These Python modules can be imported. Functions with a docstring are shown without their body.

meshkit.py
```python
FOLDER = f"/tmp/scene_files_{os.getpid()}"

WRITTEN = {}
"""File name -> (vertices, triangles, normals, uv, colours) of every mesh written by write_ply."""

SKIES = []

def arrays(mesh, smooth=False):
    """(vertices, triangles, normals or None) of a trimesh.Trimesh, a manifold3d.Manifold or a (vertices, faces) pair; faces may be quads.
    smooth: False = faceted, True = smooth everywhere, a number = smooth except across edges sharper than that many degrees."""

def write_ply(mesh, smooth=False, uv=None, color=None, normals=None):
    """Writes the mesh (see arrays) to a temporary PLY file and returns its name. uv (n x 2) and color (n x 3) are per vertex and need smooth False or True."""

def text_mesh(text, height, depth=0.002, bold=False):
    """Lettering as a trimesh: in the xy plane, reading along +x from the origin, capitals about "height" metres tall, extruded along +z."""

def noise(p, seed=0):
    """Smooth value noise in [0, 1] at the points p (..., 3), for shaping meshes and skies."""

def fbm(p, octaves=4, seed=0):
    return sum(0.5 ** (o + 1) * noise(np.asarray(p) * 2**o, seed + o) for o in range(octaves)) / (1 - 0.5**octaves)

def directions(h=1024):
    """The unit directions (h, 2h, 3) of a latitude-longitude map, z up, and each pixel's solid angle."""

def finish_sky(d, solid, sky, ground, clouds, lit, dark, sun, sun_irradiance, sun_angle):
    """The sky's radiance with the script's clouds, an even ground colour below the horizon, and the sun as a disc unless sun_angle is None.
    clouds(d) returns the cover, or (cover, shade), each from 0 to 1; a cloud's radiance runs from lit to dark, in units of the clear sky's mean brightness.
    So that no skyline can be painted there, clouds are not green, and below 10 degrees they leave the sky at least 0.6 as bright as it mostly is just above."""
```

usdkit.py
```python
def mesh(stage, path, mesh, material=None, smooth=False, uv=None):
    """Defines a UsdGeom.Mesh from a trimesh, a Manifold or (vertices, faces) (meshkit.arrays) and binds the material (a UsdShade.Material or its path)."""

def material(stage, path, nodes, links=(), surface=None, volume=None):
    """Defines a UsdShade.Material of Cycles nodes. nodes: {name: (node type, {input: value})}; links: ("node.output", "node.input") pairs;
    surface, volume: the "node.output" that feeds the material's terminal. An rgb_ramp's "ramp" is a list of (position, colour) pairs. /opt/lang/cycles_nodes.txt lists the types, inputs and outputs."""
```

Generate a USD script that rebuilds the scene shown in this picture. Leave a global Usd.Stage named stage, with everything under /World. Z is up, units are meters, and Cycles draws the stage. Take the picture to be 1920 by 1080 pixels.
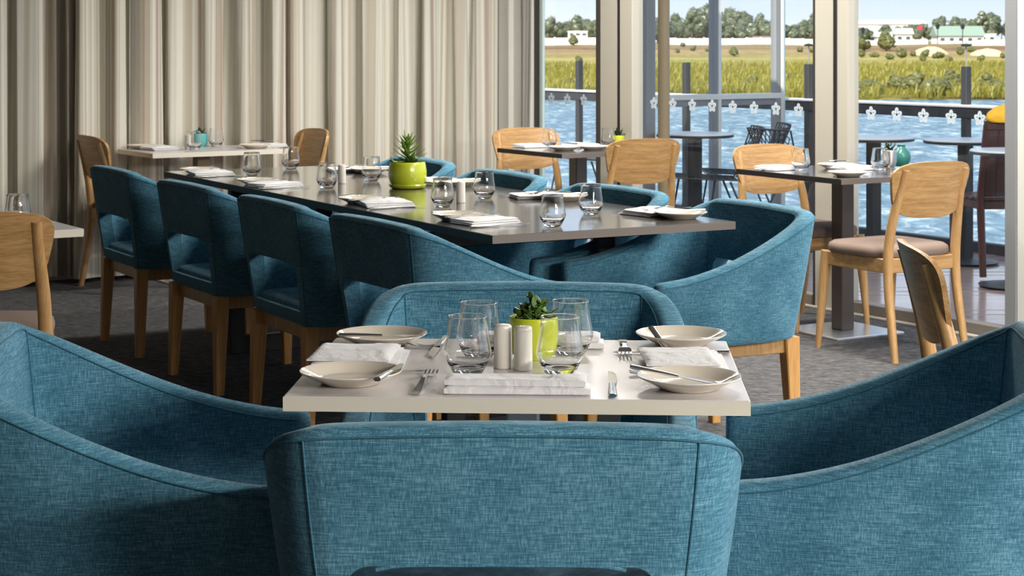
import math, random
import numpy as np
import trimesh
import manifold3d as m3
import meshkit, usdkit
from shapely.geometry import Polygon, Point, box as sbox
from shapely import affinity
from shapely.ops import unary_union
from pxr import Usd, UsdGeom, UsdLux, UsdShade, Gf, Sdf, Vt

random.seed(7)
rng = np.random.default_rng(7)
stage = Usd.Stage.CreateInMemory()
UsdGeom.SetStageUpAxis(stage, 'Z')
UsdGeom.SetStageMetersPerUnit(stage, 1.0)
UsdGeom.Xform.Define(stage, '/World')
UsdGeom.Scope.Define(stage, '/World/Looks')

# ------------------------------------------------------------------ camera, sky, sun, exposure
F, HC, YH = 3400.0, 1.35, 80.0            # focal length in pixels, eye height, horizon row (1920 x 1080)
cam = UsdGeom.Camera.Define(stage, '/World/camera')
cam.CreateHorizontalApertureAttr(36.0)
cam.CreateFocalLengthAttr(36.0 * F / 1920)
cam.CreateVerticalApertureOffsetAttr(-(540 - YH) / 1920 * 36.0)
cam.CreateClippingRangeAttr(Gf.Vec2f(0.05, 3000))
cam.CreateFStopAttr(20.0)
cam.CreateFocusDistanceAttr(3.35)
cam.CreateExposureAttr(0.08)
cam.AddTranslateOp().Set(Gf.Vec3d(0, 0, HC))
cam.AddRotateXOp().Set(90.0)

sky_mat = usdkit.material(stage, '/World/Looks/sky', {
    'tc': ('texture_coordinate', {}),
    'sep': ('separate_xyz', {}),
    'ramp': ('rgb_ramp', {'ramp': [(0.0, (0.20, 0.21, 0.20)), (0.495, (0.24, 0.25, 0.24)), (0.5, (0.74, 0.80, 0.86)), (0.515, (0.58, 0.69, 0.84)), (0.55, (0.54, 0.67, 0.87)),
                                   (0.65, (0.50, 0.66, 0.90)), (1.0, (0.27, 0.45, 0.80))]}),
    'half': ('math', {'math_type': 'multiply_add', 'value2': 0.5, 'value3': 0.5}),
    'map': ('mapping', {'scale': (1.5, 1.5, 5.0)}),
    'n': ('noise_texture', {'scale': 1.6, 'detail': 5.0, 'roughness': 0.6}),
    'cr': ('rgb_ramp', {'ramp': [(0.0, (0, 0, 0)), (0.45, (0, 0, 0)), (0.70, (0.75, 0.75, 0.75)), (1.0, (0.8, 0.8, 0.8))]}),
    'up': ('math', {'math_type': 'greater_than', 'value2': 0.0}),
    'fac': ('math', {'math_type': 'multiply'}),
    'mix': ('mix_color', {'b': (0.92, 0.93, 0.95)}),
    'bg': ('background_shader', {'strength': 1.25}),
}, [('tc.generated', 'sep.vector'), ('sep.z', 'half.value1'), ('half.value', 'ramp.fac'), ('tc.generated', 'map.vector'), ('map.vector', 'n.vector'),
    ('n.fac', 'cr.fac'), ('sep.z', 'up.value1'), ('cr.color', 'fac.value1'), ('up.value', 'fac.value2'), ('fac.value', 'mix.fac'), ('ramp.color', 'mix.a'),
    ('mix.result', 'bg.color')], surface='bg.background')
dome = UsdLux.DomeLight.Define(stage, '/World/sky_dome')
dome.CreateIntensityAttr(1.0)
UsdShade.MaterialBindingAPI.Apply(dome.GetPrim()).Bind(sky_mat)
sun = UsdLux.DistantLight.Define(stage, '/World/sun')
sun.CreateIntensityAttr(24000.0)      # radiance of a 0.6 degree disc
sun.CreateColorAttr(Gf.Vec3f(1.0, 0.93, 0.80))
sun.CreateAngleAttr(0.6)
sun.AddRotateZOp().Set(-32.0)              # the sun stands behind the building, to the camera's left
sun.AddRotateXOp().Set(50.0)

RA = math.radians(32.3)                    # the room is turned by this angle: E runs along the curtain to the windows, T along the windows
RC, RS = math.cos(RA), math.sin(RA)
EW, TC = 6.29, 10.05                       # window wall, curtain wall


def rw(E, T, z=0.0):
    return np.array([RC * E - RS * T, RS * E + RC * T, z])


UNSEEN_LAMPS = [(5.2, 7.8), (5.2, 5.8), (5.2, 3.8), (5.2, 1.8)] + [(E, T) for T in (-2.6, -3.7, -4.8) for E in (4.9, 3.7, 2.5)]
UNSEEN_LAMP_POWER = 88.0
for i, (E, T) in enumerate(UNSEEN_LAMPS):         # unseen ceiling panels, placed to light the room and the front chair backs
    l = UsdLux.RectLight.Define(stage, f'/World/unseen_panel_light_{i:03d}')
    l.CreateWidthAttr(1.1); l.CreateHeightAttr(0.28); l.CreateIntensityAttr(UNSEEN_LAMP_POWER * (1.0 if T > 0 else 2.2))
    l.CreateColorAttr(Gf.Vec3f(1.0, 0.95, 0.87))
    l.AddTranslateOp().Set(Gf.Vec3d(*map(float, rw(E, T, 2.725)))); l.AddRotateZOp().Set(math.degrees(RA))

# ------------------------------------------------------------------ helpers
NAMES = {}


def numbered(parent, name):
    k = (parent, name)
    n = NAMES.get(k, 0)
    NAMES[k] = n + 1
    return f'{parent}/{name}' + (f'_{n:03d}' if n else '')


def at(px, py, z):
    """The point at height z seen at pixel (px, py)."""
    d = (HC - z) * F / (py - YH)
    return np.array([(px - 960) / F * d, d, z])


def setdata(prim, label=None, cat=None, group=None, kind=None):
    for k, v in (('label', label), ('category', cat), ('group', group), ('kind', kind)):
        if v:
            prim.SetCustomDataByKey(k, v)
    return prim


def path_of(p):
    return '/World' if p is None else (p if isinstance(p, str) else str(p.GetPath()))


def obj(name, mesh, mat, parent=None, smooth=32, label=None, uv=None):
    path = numbered(path_of(parent), name)
    m = usdkit.mesh(stage, path, mesh, M[mat] if isinstance(mat, str) else mat, smooth, uv)
    if label:
        m.GetPrim().SetCustomDataByKey('label', label)
    return m.GetPrim()


def thing(name, label, cat, loc=(0, 0, 0), rotz=0.0, group=None, kind=None, rot=None):
    x = UsdGeom.Xform.Define(stage, numbered('/World', name))
    x.AddTranslateOp().Set(Gf.Vec3d(*map(float, loc)))
    if rot is not None:
        x.AddRotateXYZOp().Set(Gf.Vec3f(*map(float, rot)))
    else:
        x.AddRotateZOp().Set(float(rotz))
    return setdata(x.GetPrim(), label, cat, group, kind)


PROTO = {}


def place(kind, label, loc, rotz=0.0, group=None, rot=None):
    """The first call builds the thing of that kind with its parts; later ones reference it."""
    maker, name, cat = KINDS[kind]
    t = thing(name, label, cat, loc, rotz, group, rot=rot)
    if kind not in PROTO:
        PROTO[kind] = t
        maker(t)
    else:
        t.GetReferences().AddInternalReference(PROTO[kind].GetPath())
        t.SetInstanceable(True)
    return t


def solo(name, mesh, mat, label, cat, kind=None, group=None, smooth=32):
    return setdata(obj(name, mesh, mat, None, smooth), label, cat, group, kind)


def cat_(*ms):
    return trimesh.util.concatenate([m for m in ms])


def tm(man):
    m = man.to_mesh()
    return trimesh.Trimesh(np.array(m.vert_properties[:, :3]), np.array(m.tri_verts), process=False)


def man(mesh):
    mesh = trimesh.Trimesh(mesh.vertices, mesh.faces, process=True)
    return m3.Manifold(m3.Mesh(np.asarray(mesh.vertices, np.float32), np.asarray(mesh.faces, np.uint32)))


def bx(x0, x1, y0, y1, z0, z1, c=0.0):
    """A box with chamfered edges."""
    lo, hi = np.array([x0, y0, z0], float), np.array([x1, y1, z1], float)
    c = min(c, 0.45 * (hi - lo).min())
    if c <= 0:
        m = trimesh.creation.box(hi - lo)
        m.apply_translation((hi + lo) / 2)
        return m
    pts = []
    for sx in (0, 1):
        for sy in (0, 1):
            for sz in (0, 1):
                corner = np.where([sx, sy, sz], hi, lo)
                inn = np.where([sx, sy, sz], -c, c)
                for k in range(3):
                    p = corner + inn
                    p[k] = corner[k]
                    pts.append(p)
    return tm(m3.Manifold.hull_points(np.array(pts, np.float32)))


def lathe(profile, n=32):
    """Turns (r, z) points, listed bottom to top on the outside, about z."""
    p = np.array(profile, float)
    return trimesh.creation.revolve(p, sections=n)


def tube(points, radii, n=10, caps=True, up=(0.123, 0.456, 0.88)):
    P = np.array(points, float)
    k = len(P)
    R = np.full(k, radii, float) if np.ndim(radii) == 0 else np.array(radii, float)
    T = np.gradient(P, axis=0)
    T /= np.linalg.norm(T, axis=1, keepdims=True)
    u = np.cross(T[0], up)
    u /= np.linalg.norm(u)
    V, Fc = [], []
    a = np.linspace(0, 2 * np.pi, n, endpoint=False)
    for i in range(k):
        u = u - T[i] * (u @ T[i])
        u /= np.linalg.norm(u)
        w = np.cross(T[i], u)
        V.append(P[i] + R[i] * (np.cos(a)[:, None] * u + np.sin(a)[:, None] * w))
    V = np.vstack(V)
    for i in range(k - 1):
        for j in range(n):
            q = (i * n + j, i * n + (j + 1) % n, (i + 1) * n + (j + 1) % n, (i + 1) * n + j)
            Fc += [(q[0], q[1], q[2]), (q[0], q[2], q[3])]
    if caps:
        V = np.vstack([V, P[0], P[-1]])
        for j in range(n):
            Fc += [(k * n, (j + 1) % n, j), (k * n + 1, (k - 1) * n + j, (k - 1) * n + (j + 1) % n)]
    return trimesh.Trimesh(V, Fc, process=False)


def spline(pts, n=24):
    from scipy.interpolate import CubicSpline
    P = np.array(pts, float)
    t = np.concatenate([[0], np.cumsum(np.linalg.norm(np.diff(P, axis=0), axis=1))])
    return CubicSpline(t, P)(np.linspace(0, t[-1], n))


def taper(p0, p1, s0, s1, c=0.15):
    """A square-section leg from p0 (half size s0) to p1 (half size s1), edges chamfered."""
    pts = []
    for p, s in ((p0, s0), (p1, s1)):
        k = s * c
        for sx in (-1, 1):
            for sy in (-1, 1):
                pts += [(p[0] + sx * (s - k), p[1] + sy * s, p[2]), (p[0] + sx * s, p[1] + sy * (s - k), p[2])]
    return tm(m3.Manifold.hull_points(np.array(pts, np.float32)))


def prism(poly, h, z=0.0):
    ms = []
    for g in getattr(poly, 'geoms', [poly]):
        if g.area > 1e-9:
            ms.append(trimesh.creation.extrude_polygon(g, h, engine='earcut'))
    m = cat_(*ms)
    m.apply_translation([0, 0, z])
    return m


def moved(m, loc=(0, 0, 0), rz=0.0, rx=0.0, ry=0.0, s=1.0):
    m = m.copy()
    T = trimesh.transformations.euler_matrix(rx, ry, rz)
    T[:3, :3] *= s
    T[:3, 3] = loc
    m.apply_transform(T)
    return m


def grid_faces(nu, nv, closed_u=False, closed_v=False):
    f = []
    for i in range(nu - (0 if closed_u else 1)):
        for j in range(nv - (0 if closed_v else 1)):
            a, b = i * nv + j, i * nv + (j + 1) % nv
            c, d = ((i + 1) % nu) * nv + (j + 1) % nv, ((i + 1) % nu) * nv + j
            f += [(a, b, c), (a, c, d)]
    return f


def panel(outline, thick, bend, rings=9):
    """A plate: outline (n x 2) filled by rings about its middle, bend(x, z) -> front point; thickness along +y is added by bend's normal being y."""
    o = np.array(outline, float)
    c = o.mean(0)
    n = len(o)
    rr = np.linspace(0, 1, rings + 1)[1:]
    P2 = np.vstack([c[None]] + [c + (o - c) * r for r in rr])
    Ff = [(0, 1 + j, 1 + (j + 1) % n) for j in range(n)]
    for r in range(rings - 1):
        for j in range(n):
            a, b = 1 + r * n + j, 1 + r * n + (j + 1) % n
            d, e = a + n, b + n
            Ff += [(a, d, e), (a, e, b)]
    A = bend(P2[:, 0], P2[:, 1])
    B = A + np.array([0, thick, 0])
    k = len(P2)
    faces = Ff + [(a + k, c_ + k, b + k) for a, b, c_ in Ff]
    last = 1 + (rings - 1) * n
    for j in range(n):
        a, b = last + j, last + (j + 1) % n
        faces += [(a, a + k, b + k), (a, b + k, b)]
    m = trimesh.Trimesh(np.vstack([A, B]), faces, process=False)
    if m.volume < 0:
        m.invert()
    return m


# ------------------------------------------------------------------ materials
M = {}


def mk(name, nodes, links=(), surface='p.BSDF', **k):
    M[name] = usdkit.material(stage, '/World/Looks/' + name, nodes, links, surface, **k)


def plain(name, color, rough=0.5, **k):
    mk(name, {'p': ('principled_bsdf', dict(base_color=color, roughness=rough, **k))})


def fabric(name, lo, mid, hi, s=1.0):
    mk(name, {
        'tc': ('texture_coordinate', {}),
        'ma': ('mapping', {'scale': (520 * s, 520 * s, 26 * s)}), 'mb': ('mapping', {'scale': (30 * s, 30 * s, 560 * s)}),
        'na': ('noise_texture', {'scale': 1.0, 'detail': 2.0, 'roughness': 0.6}), 'nb': ('noise_texture', {'scale': 1.0, 'detail': 2.0, 'roughness': 0.6}),
        'nc': ('noise_texture', {'scale': 9.0, 'detail': 3.0}),
        'ad': ('math', {'math_type': 'add'}), 'ha': ('math', {'math_type': 'multiply', 'value2': 0.5}),
        'mx': ('mix_float', {'fac': 0.18}),
        'r': ('rgb_ramp', {'ramp': [(0.0, lo), (0.40, lo), (0.5, mid), (0.62, hi), (1.0, hi)]}),
        'b': ('bump', {'strength': 0.25, 'distance': 0.0012}),
        'p': ('principled_bsdf', {'roughness': 0.85, 'specular_ior_level': 0.2, 'sheen_weight': 0.25, 'sheen_roughness': 0.4, 'sheen_tint': (0.55, 0.75, 0.85)}),
    }, [('tc.object', 'ma.vector'), ('tc.object', 'mb.vector'), ('tc.object', 'nc.vector'), ('ma.vector', 'na.vector'), ('mb.vector', 'nb.vector'),
        ('na.fac', 'ad.value1'), ('nb.fac', 'ad.value2'), ('ad.value', 'ha.value1'), ('ha.value', 'mx.a'), ('nc.fac', 'mx.b'), ('mx.result', 'r.fac'),
        ('r.color', 'p.base_color'), ('ha.value', 'b.height'), ('b.normal', 'p.normal')])


def wood(name, a, b, scale=(3, 40, 40), rough=0.42, coat=0.1):
    mk(name, {
        'tc': ('texture_coordinate', {}), 'm': ('mapping', {'scale': scale}),
        'n': ('noise_texture', {'scale': 1.0, 'detail': 5.0, 'roughness': 0.65, 'distortion': 0.6}),
        'm2': ('mapping', {'scale': tuple(5 * x for x in scale)}), 'n2': ('noise_texture', {'scale': 1.0, 'detail': 2.0}),
        'mx': ('mix_float', {'fac': 0.35}),
        'r': ('rgb_ramp', {'ramp': [(0.0, a), (0.38, a), (0.62, b), (1.0, b)]}),
        'bp': ('bump', {'strength': 0.1, 'distance': 0.001}),
        'p': ('principled_bsdf', {'roughness': rough, 'coat_weight': coat, 'coat_roughness': 0.25 if coat < 0.5 else 0.10}),
    }, [('tc.object', 'm.vector'), ('m.vector', 'n.vector'), ('tc.object', 'm2.vector'), ('m2.vector', 'n2.vector'), ('n.fac', 'mx.a'), ('n2.fac', 'mx.b'),
        ('mx.result', 'r.fac'), ('r.color', 'p.base_color'), ('mx.result', 'bp.height'), ('bp.normal', 'p.normal')])


fabric('teal_fabric', (0.033, 0.116, 0.178), (0.062, 0.190, 0.278), (0.155, 0.335, 0.440))
fabric('teal_piping', (0.025, 0.105, 0.155), (0.035, 0.13, 0.19), (0.06, 0.19, 0.26))
wood('oak', (0.34, 0.185, 0.066), (0.56, 0.335, 0.138), (2.5, 30, 60))
wood('oak_leg', (0.40, 0.22, 0.08), (0.56, 0.335, 0.138), (40, 40, 3))
wood('honey_leg', (0.52, 0.26, 0.078), (0.68, 0.38, 0.135), (40, 40, 3))
wood('dark_top', (0.050, 0.043, 0.038), (0.085, 0.073, 0.064), (30, 4, 30), rough=0.2, coat=0.8)
plain('black_metal', (0.008, 0.008, 0.009), 0.5)
plain('white_laminate', (0.63, 0.60, 0.595), 0.22)
mk('warm_lit_edge', {'p': ('principled_bsdf', {'base_color': (0.70, 0.65, 0.55), 'roughness': 0.45})})  # warm lamplight on the table edge put into its colour
plain('ceramic', (0.76, 0.69, 0.58), 0.12, coat_weight=0.5, coat_roughness=0.05)
plain('shaker_ceramic', (0.76, 0.72, 0.65), 0.2)
plain('hole_black', (0.02, 0.02, 0.02), 0.6)
plain('steel', (0.78, 0.77, 0.75), 0.12, metallic=1.0)
plain('brushed_steel', (0.62, 0.62, 0.62), 0.3, metallic=1.0)
plain('polished_plate', (0.85, 0.85, 0.86), 0.28, metallic=0.8)
mk('drinking_glass', {'p': ('principled_bsdf', {'base_color': (0.985, 0.99, 0.99), 'roughness': 0.0, 'ior': 1.47, 'transmission_weight': 1.0})})
mk('thin_glass', {'t': ('transparent_bsdf', {'color': (0.985, 0.99, 0.99)}), 'g': ('glossy_bsdf', {'color': (1, 1, 1), 'roughness': 0.02}), 'f': ('layer_weight', {'blend': 0.5}),
                  'pw': ('math', {'math_type': 'power', 'value2': 2.1}), 'ma': ('math', {'math_type': 'multiply_add', 'value2': 0.85, 'value3': 0.11}), 'mx': ('mix_closure', {})},
   [('f.facing', 'pw.value1'), ('pw.value', 'ma.value1'), ('ma.value', 'mx.fac'), ('t.BSDF', 'mx.closure1'), ('g.BSDF', 'mx.closure2')], surface='mx.closure')
plain('shaded_edge', (0.018, 0.015, 0.014), 0.6)  # dark table edge on its dim sides, shade put into the colour
plain('lit_near_edge', (0.16, 0.135, 0.12), 0.5)  # near side of the same edge, painted lighter as if lit
mk('linen', {
    'tc': ('texture_coordinate', {}), 'n': ('noise_texture', {'scale': 26.0, 'detail': 3.0, 'distortion': 0.8}), 'b': ('bump', {'strength': 0.5, 'distance': 0.008}),
    'p': ('principled_bsdf', {'base_color': (0.72, 0.71, 0.72), 'roughness': 0.85, 'sheen_weight': 0.2}),
}, [('tc.object', 'n.vector'), ('n.fac', 'b.height'), ('b.normal', 'p.normal')])
plain('lime_glaze', (0.50, 0.56, 0.03), 0.22, coat_weight=0.5, coat_roughness=0.06)
plain('teal_glaze', (0.10, 0.42, 0.42), 0.25, coat_weight=0.4)
plain('green_glaze', (0.03, 0.17, 0.14), 0.3)
plain('soil', (0.03, 0.022, 0.016), 0.95)


def leafmat(name, a, b, t=0.25):
    mk(name, {
        'oi': ('geometry', {}), 'r': ('rgb_ramp', {'ramp': [(0.0, a), (1.0, b)]}),
        'tc': ('texture_coordinate', {}), 'n': ('noise_texture', {'scale': 30.0, 'detail': 2.0}),
        'p': ('principled_bsdf', {'roughness': 0.4}), 'tr': ('translucent_bsdf', {}), 'mx': ('mix_closure', {'fac': t}),
    }, [('tc.object', 'n.vector'), ('n.fac', 'r.fac'), ('r.color', 'p.base_color'), ('r.color', 'tr.color'), ('p.BSDF', 'mx.closure1'), ('tr.BSDF', 'mx.closure2')], surface='mx.closure')


leafmat('leaf_green', (0.025, 0.075, 0.012), (0.13, 0.24, 0.03))
leafmat('leaf_dark', (0.012, 0.035, 0.014), (0.04, 0.09, 0.03))
leafmat('leaf_bright', (0.08, 0.20, 0.02), (0.28, 0.42, 0.06))
mk('carpet', {
    'g': ('geometry', {}), 'm': ('mapping', {'scale': (21, 60, 60), 'rotation': (0, 0, 0.45)}),
    'n': ('noise_texture', {'scale': 1.0, 'detail': 4.0, 'roughness': 0.7, 'distortion': 0.8}),
    'n2': ('noise_texture', {'scale': 900.0, 'detail': 1.0}), 'mx': ('mix_float', {'fac': 0.18}),
    'r': ('rgb_ramp', {'ramp': [(0.0, (0.022, 0.021, 0.021)), (0.36, (0.040, 0.039, 0.040)), (0.55, (0.115, 0.113, 0.116)), (0.70, (0.24, 0.238, 0.245)), (1.0, (0.30, 0.30, 0.31))]}),
    'b': ('bump', {'strength': 0.5, 'distance': 0.004}),
    'p': ('principled_bsdf', {'roughness': 0.95, 'specular_ior_level': 0.1}),
}, [('g.position', 'm.vector'), ('m.vector', 'n.vector'), ('g.position', 'n2.vector'), ('n.fac', 'mx.a'), ('n2.fac', 'mx.b'), ('mx.result', 'r.fac'),
    ('r.color', 'p.base_color'), ('mx.result', 'b.height'), ('b.normal', 'p.normal')])
mk('curtain_cloth', {
    'a': ('attribute', {'attribute': 'st'}), 'm': ('mapping', {'scale': (1, 0, 0)}),
    'n': ('noise_texture', {'dimensions': '3D', 'scale': 9.0, 'detail': 3.0, 'roughness': 0.65}),
    'r': ('rgb_ramp', {'ramp': [(0.0, (0.13, 0.09, 0.07)), (0.33, (0.20, 0.145, 0.115)), (0.39, (0.52, 0.45, 0.36)), (0.46, (0.64, 0.60, 0.50)), (0.50, (0.80, 0.78, 0.71)), (0.55, (0.62, 0.60, 0.50)),
                                (0.60, (0.42, 0.32, 0.26)), (0.645, (0.74, 0.70, 0.62)), (1.0, (0.82, 0.80, 0.75))]}),
    'd': ('principled_bsdf', {'roughness': 0.75, 'specular_ior_level': 0.25, 'sheen_weight': 0.15}),
    't': ('translucent_bsdf', {}), 'mx': ('mix_closure', {'fac': 0.12}),
}, [('a.vector', 'm.vector'), ('m.vector', 'n.vector'), ('n.fac', 'r.fac'), ('r.color', 'd.base_color'), ('r.color', 't.color'), ('d.BSDF', 'mx.closure1'), ('t.BSDF', 'mx.closure2')], surface='mx.closure')
plain('grey_drape', (0.40, 0.38, 0.37), 0.8)
plain('wall_paint', (0.50, 0.46, 0.41), 0.8)
plain('unseen_dark_wall', (0.05, 0.042, 0.038), 0.7)  # out of view; dark tone keeps bounced light off the left chair backs
plain('unseen_ceiling_grey', (0.34, 0.33, 0.32), 0.8)  # out of view; greyed to limit light bounced onto the chairs
plain('cream_frame', (0.47, 0.445, 0.38), 0.45)
plain('white_frame', (0.66, 0.66, 0.62), 0.4)
plain('grey_frame', (0.22, 0.23, 0.24), 0.4)
plain('dark_frame', (0.045, 0.038, 0.035), 0.4)
plain('sill_frame', (0.19, 0.165, 0.14), 0.4)
plain('timber_post', (0.33, 0.25, 0.15), 0.6)
plain('unseen_lamp_frame', (0.9, 0.88, 0.84), 0.5)
mk('pane', {'t': ('transparent_bsdf', {'color': (0.97, 0.985, 0.98)}), 'g': ('glossy_bsdf', {'color': (1, 1, 1), 'roughness': 0.0}), 'f': ('layer_weight', {'blend': 0.5}), 'pw': ('math', {'math_type': 'power', 'value2': 4.0}), 'ma': ('math', {'math_type': 'multiply_add', 'value2': 0.5, 'value3': 0.025}), 'mx': ('mix_closure', {})},
   [('f.facing', 'pw.value1'), ('pw.value', 'ma.value1'), ('ma.value', 'mx.fac'), ('t.BSDF', 'mx.closure1'), ('g.BSDF', 'mx.closure2')], surface='mx.closure')
mk('pane_edge', {'p': ('principled_bsdf', {'base_color': (0.55, 0.68, 0.66), 'roughness': 0.2})})
mk('frosted', {'p': ('principled_bsdf', {'base_color': (0.74, 0.80, 0.83), 'roughness': 0.6}), 't': ('translucent_bsdf', {'color': (0.74, 0.80, 0.83)}), 'mx': ('mix_closure', {'fac': 0.5})},
   [('p.BSDF', 'mx.closure1'), ('t.BSDF', 'mx.closure2')], surface='mx.closure')
wood('deck_wood', (0.20, 0.14, 0.125), (0.34, 0.26, 0.24), (1.2, 40, 40), rough=0.25, coat=0.6)
plain('dark_steel_post', (0.13, 0.11, 0.10), 0.3, metallic=0.6)  # steel post with dark reflections put into its colour
plain('rail_dark', (0.030, 0.030, 0.034), 0.5)
plain('rail_cap', (0.60, 0.60, 0.62), 0.4)
plain('outdoor_top', (0.62, 0.66, 0.68), 0.3)
plain('iron', (0.018, 0.022, 0.026), 0.45)
plain('mahogany', (0.055, 0.018, 0.014), 0.4)
plain('yellow_cloth', (0.85, 0.46, 0.02), 0.6)
plain('seat_cloth', (0.21, 0.152, 0.122), 0.85)
mk('water', {
    'g': ('geometry', {}), 'm': ('mapping', {'scale': (2.6, 0.95, 1.0), 'rotation': (0, 0, 0.12)}),
    'n': ('noise_texture', {'scale': 1.15, 'detail': 6.0, 'roughness': 0.62, 'distortion': 0.7}),
    'r': ('rgb_ramp', {'ramp': [(0.0, (0.035, 0.095, 0.15)), (0.40, (0.06, 0.145, 0.215)), (0.53, (0.155, 0.26, 0.335)), (0.64, (0.50, 0.60, 0.65))]}),  # pale crests: sky reflections and foam put into the colour
    'b': ('bump', {'strength': 1.0, 'distance': 0.35}),
    'p': ('principled_bsdf', {'roughness': 0.3, 'ior': 1.33, 'specular_ior_level': 0.35}),
}, [('g.position', 'm.vector'), ('m.vector', 'n.vector'), ('n.fac', 'b.height'), ('n.fac', 'r.fac'), ('r.color', 'p.base_color'), ('b.normal', 'p.normal')])
mk('bank_ground', {
    'g': ('geometry', {}), 'sep': ('separate_xyz', {}), 'm': ('mapping', {'scale': (0.035, 0.10, 0.1)}),
    'n': ('noise_texture', {'scale': 1.0, 'detail': 6.0, 'roughness': 0.65}), 'nb': ('noise_texture', {'scale': 0.9, 'detail': 5.0, 'roughness': 0.7}),
    'y': ('map_range', {'from_min': 78.0, 'from_max': 300.0}),
    'no': ('math', {'math_type': 'multiply_add', 'value2': 0.30, 'value3': -0.15}), 'ad': ('math', {'math_type': 'add'}),
    'r': ('rgb_ramp', {'ramp': [(0.0, (0.062, 0.051, 0.036)), (0.015, (0.099, 0.078, 0.050)), (0.035, (0.205, 0.180, 0.025)), (0.10, (0.248, 0.222, 0.033)), (0.20, (0.291, 0.246, 0.050)), (0.27, (0.186, 0.180, 0.033)),
                                (0.34, (0.372, 0.288, 0.110)), (0.42, (0.248, 0.240, 0.055)), (0.50, (0.372, 0.288, 0.121)), (0.58, (0.236, 0.204, 0.061)), (0.66, (0.322, 0.228, 0.116)), (0.76, (0.161, 0.096, 0.050)), (0.85, (0.248, 0.174, 0.083)), (1.0, (0.223, 0.168, 0.088))]}),
    'r2': ('rgb_ramp', {'ramp': [(0.0, (0.45, 0.45, 0.45)), (0.4, (0.75, 0.75, 0.75)), (0.6, (1.1, 1.1, 1.1)), (1.0, (1.3, 1.3, 1.2))]}),
    'mul': ('mix_color', {'blend_type': 'multiply', 'fac': 1.0, 'use_clamp': False}),
    'p': ('principled_bsdf', {'roughness': 0.95, 'specular_ior_level': 0.1}),
}, [('g.position', 'sep.vector'), ('sep.y', 'y.value'), ('g.position', 'm.vector'), ('m.vector', 'n.vector'), ('g.position', 'nb.vector'), ('n.fac', 'no.value1'),
    ('y.result', 'ad.value1'), ('no.value', 'ad.value2'), ('ad.value', 'r.fac'), ('r.color', 'mul.a'), ('nb.fac', 'r2.fac'), ('r2.color', 'mul.b'), ('mul.result', 'p.base_color')])
leafmat('reed', (0.225, 0.205, 0.030), (0.335, 0.295, 0.050), 0.3)
leafmat('bush_green', (0.085, 0.095, 0.024), (0.165, 0.165, 0.045), 0.2)
leafmat('tree_green', (0.06, 0.08, 0.045), (0.16, 0.18, 0.10), 0.2)
plain('bark', (0.09, 0.07, 0.05), 0.9)
plain('sand', (0.62, 0.47, 0.27), 0.95)
plain('far_white', (0.80, 0.77, 0.72), 0.8)
plain('far_green_roof', (0.22, 0.30, 0.24), 0.7)
plain('far_pale_roof', (0.52, 0.56, 0.46), 0.7)
plain('far_red', (0.50, 0.05, 0.08), 0.7)
plain('far_glass', (0.08, 0.09, 0.10), 0.2)
plain('far_brown', (0.20, 0.13, 0.10), 0.8)

ordinal = ['first', 'second', 'third', 'fourth', 'fifth', 'sixth', 'seventh', 'eighth', 'ninth', 'tenth', 'eleventh', 'twelfth', 'thirteenth']


# ------------------------------------------------------------------ the room
def rbx(E0, E1, T0, T1, z0, z1, c=0.0):
    return moved(bx(E0, E1, T0, T1, z0, z1, c), rz=RA)


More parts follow.
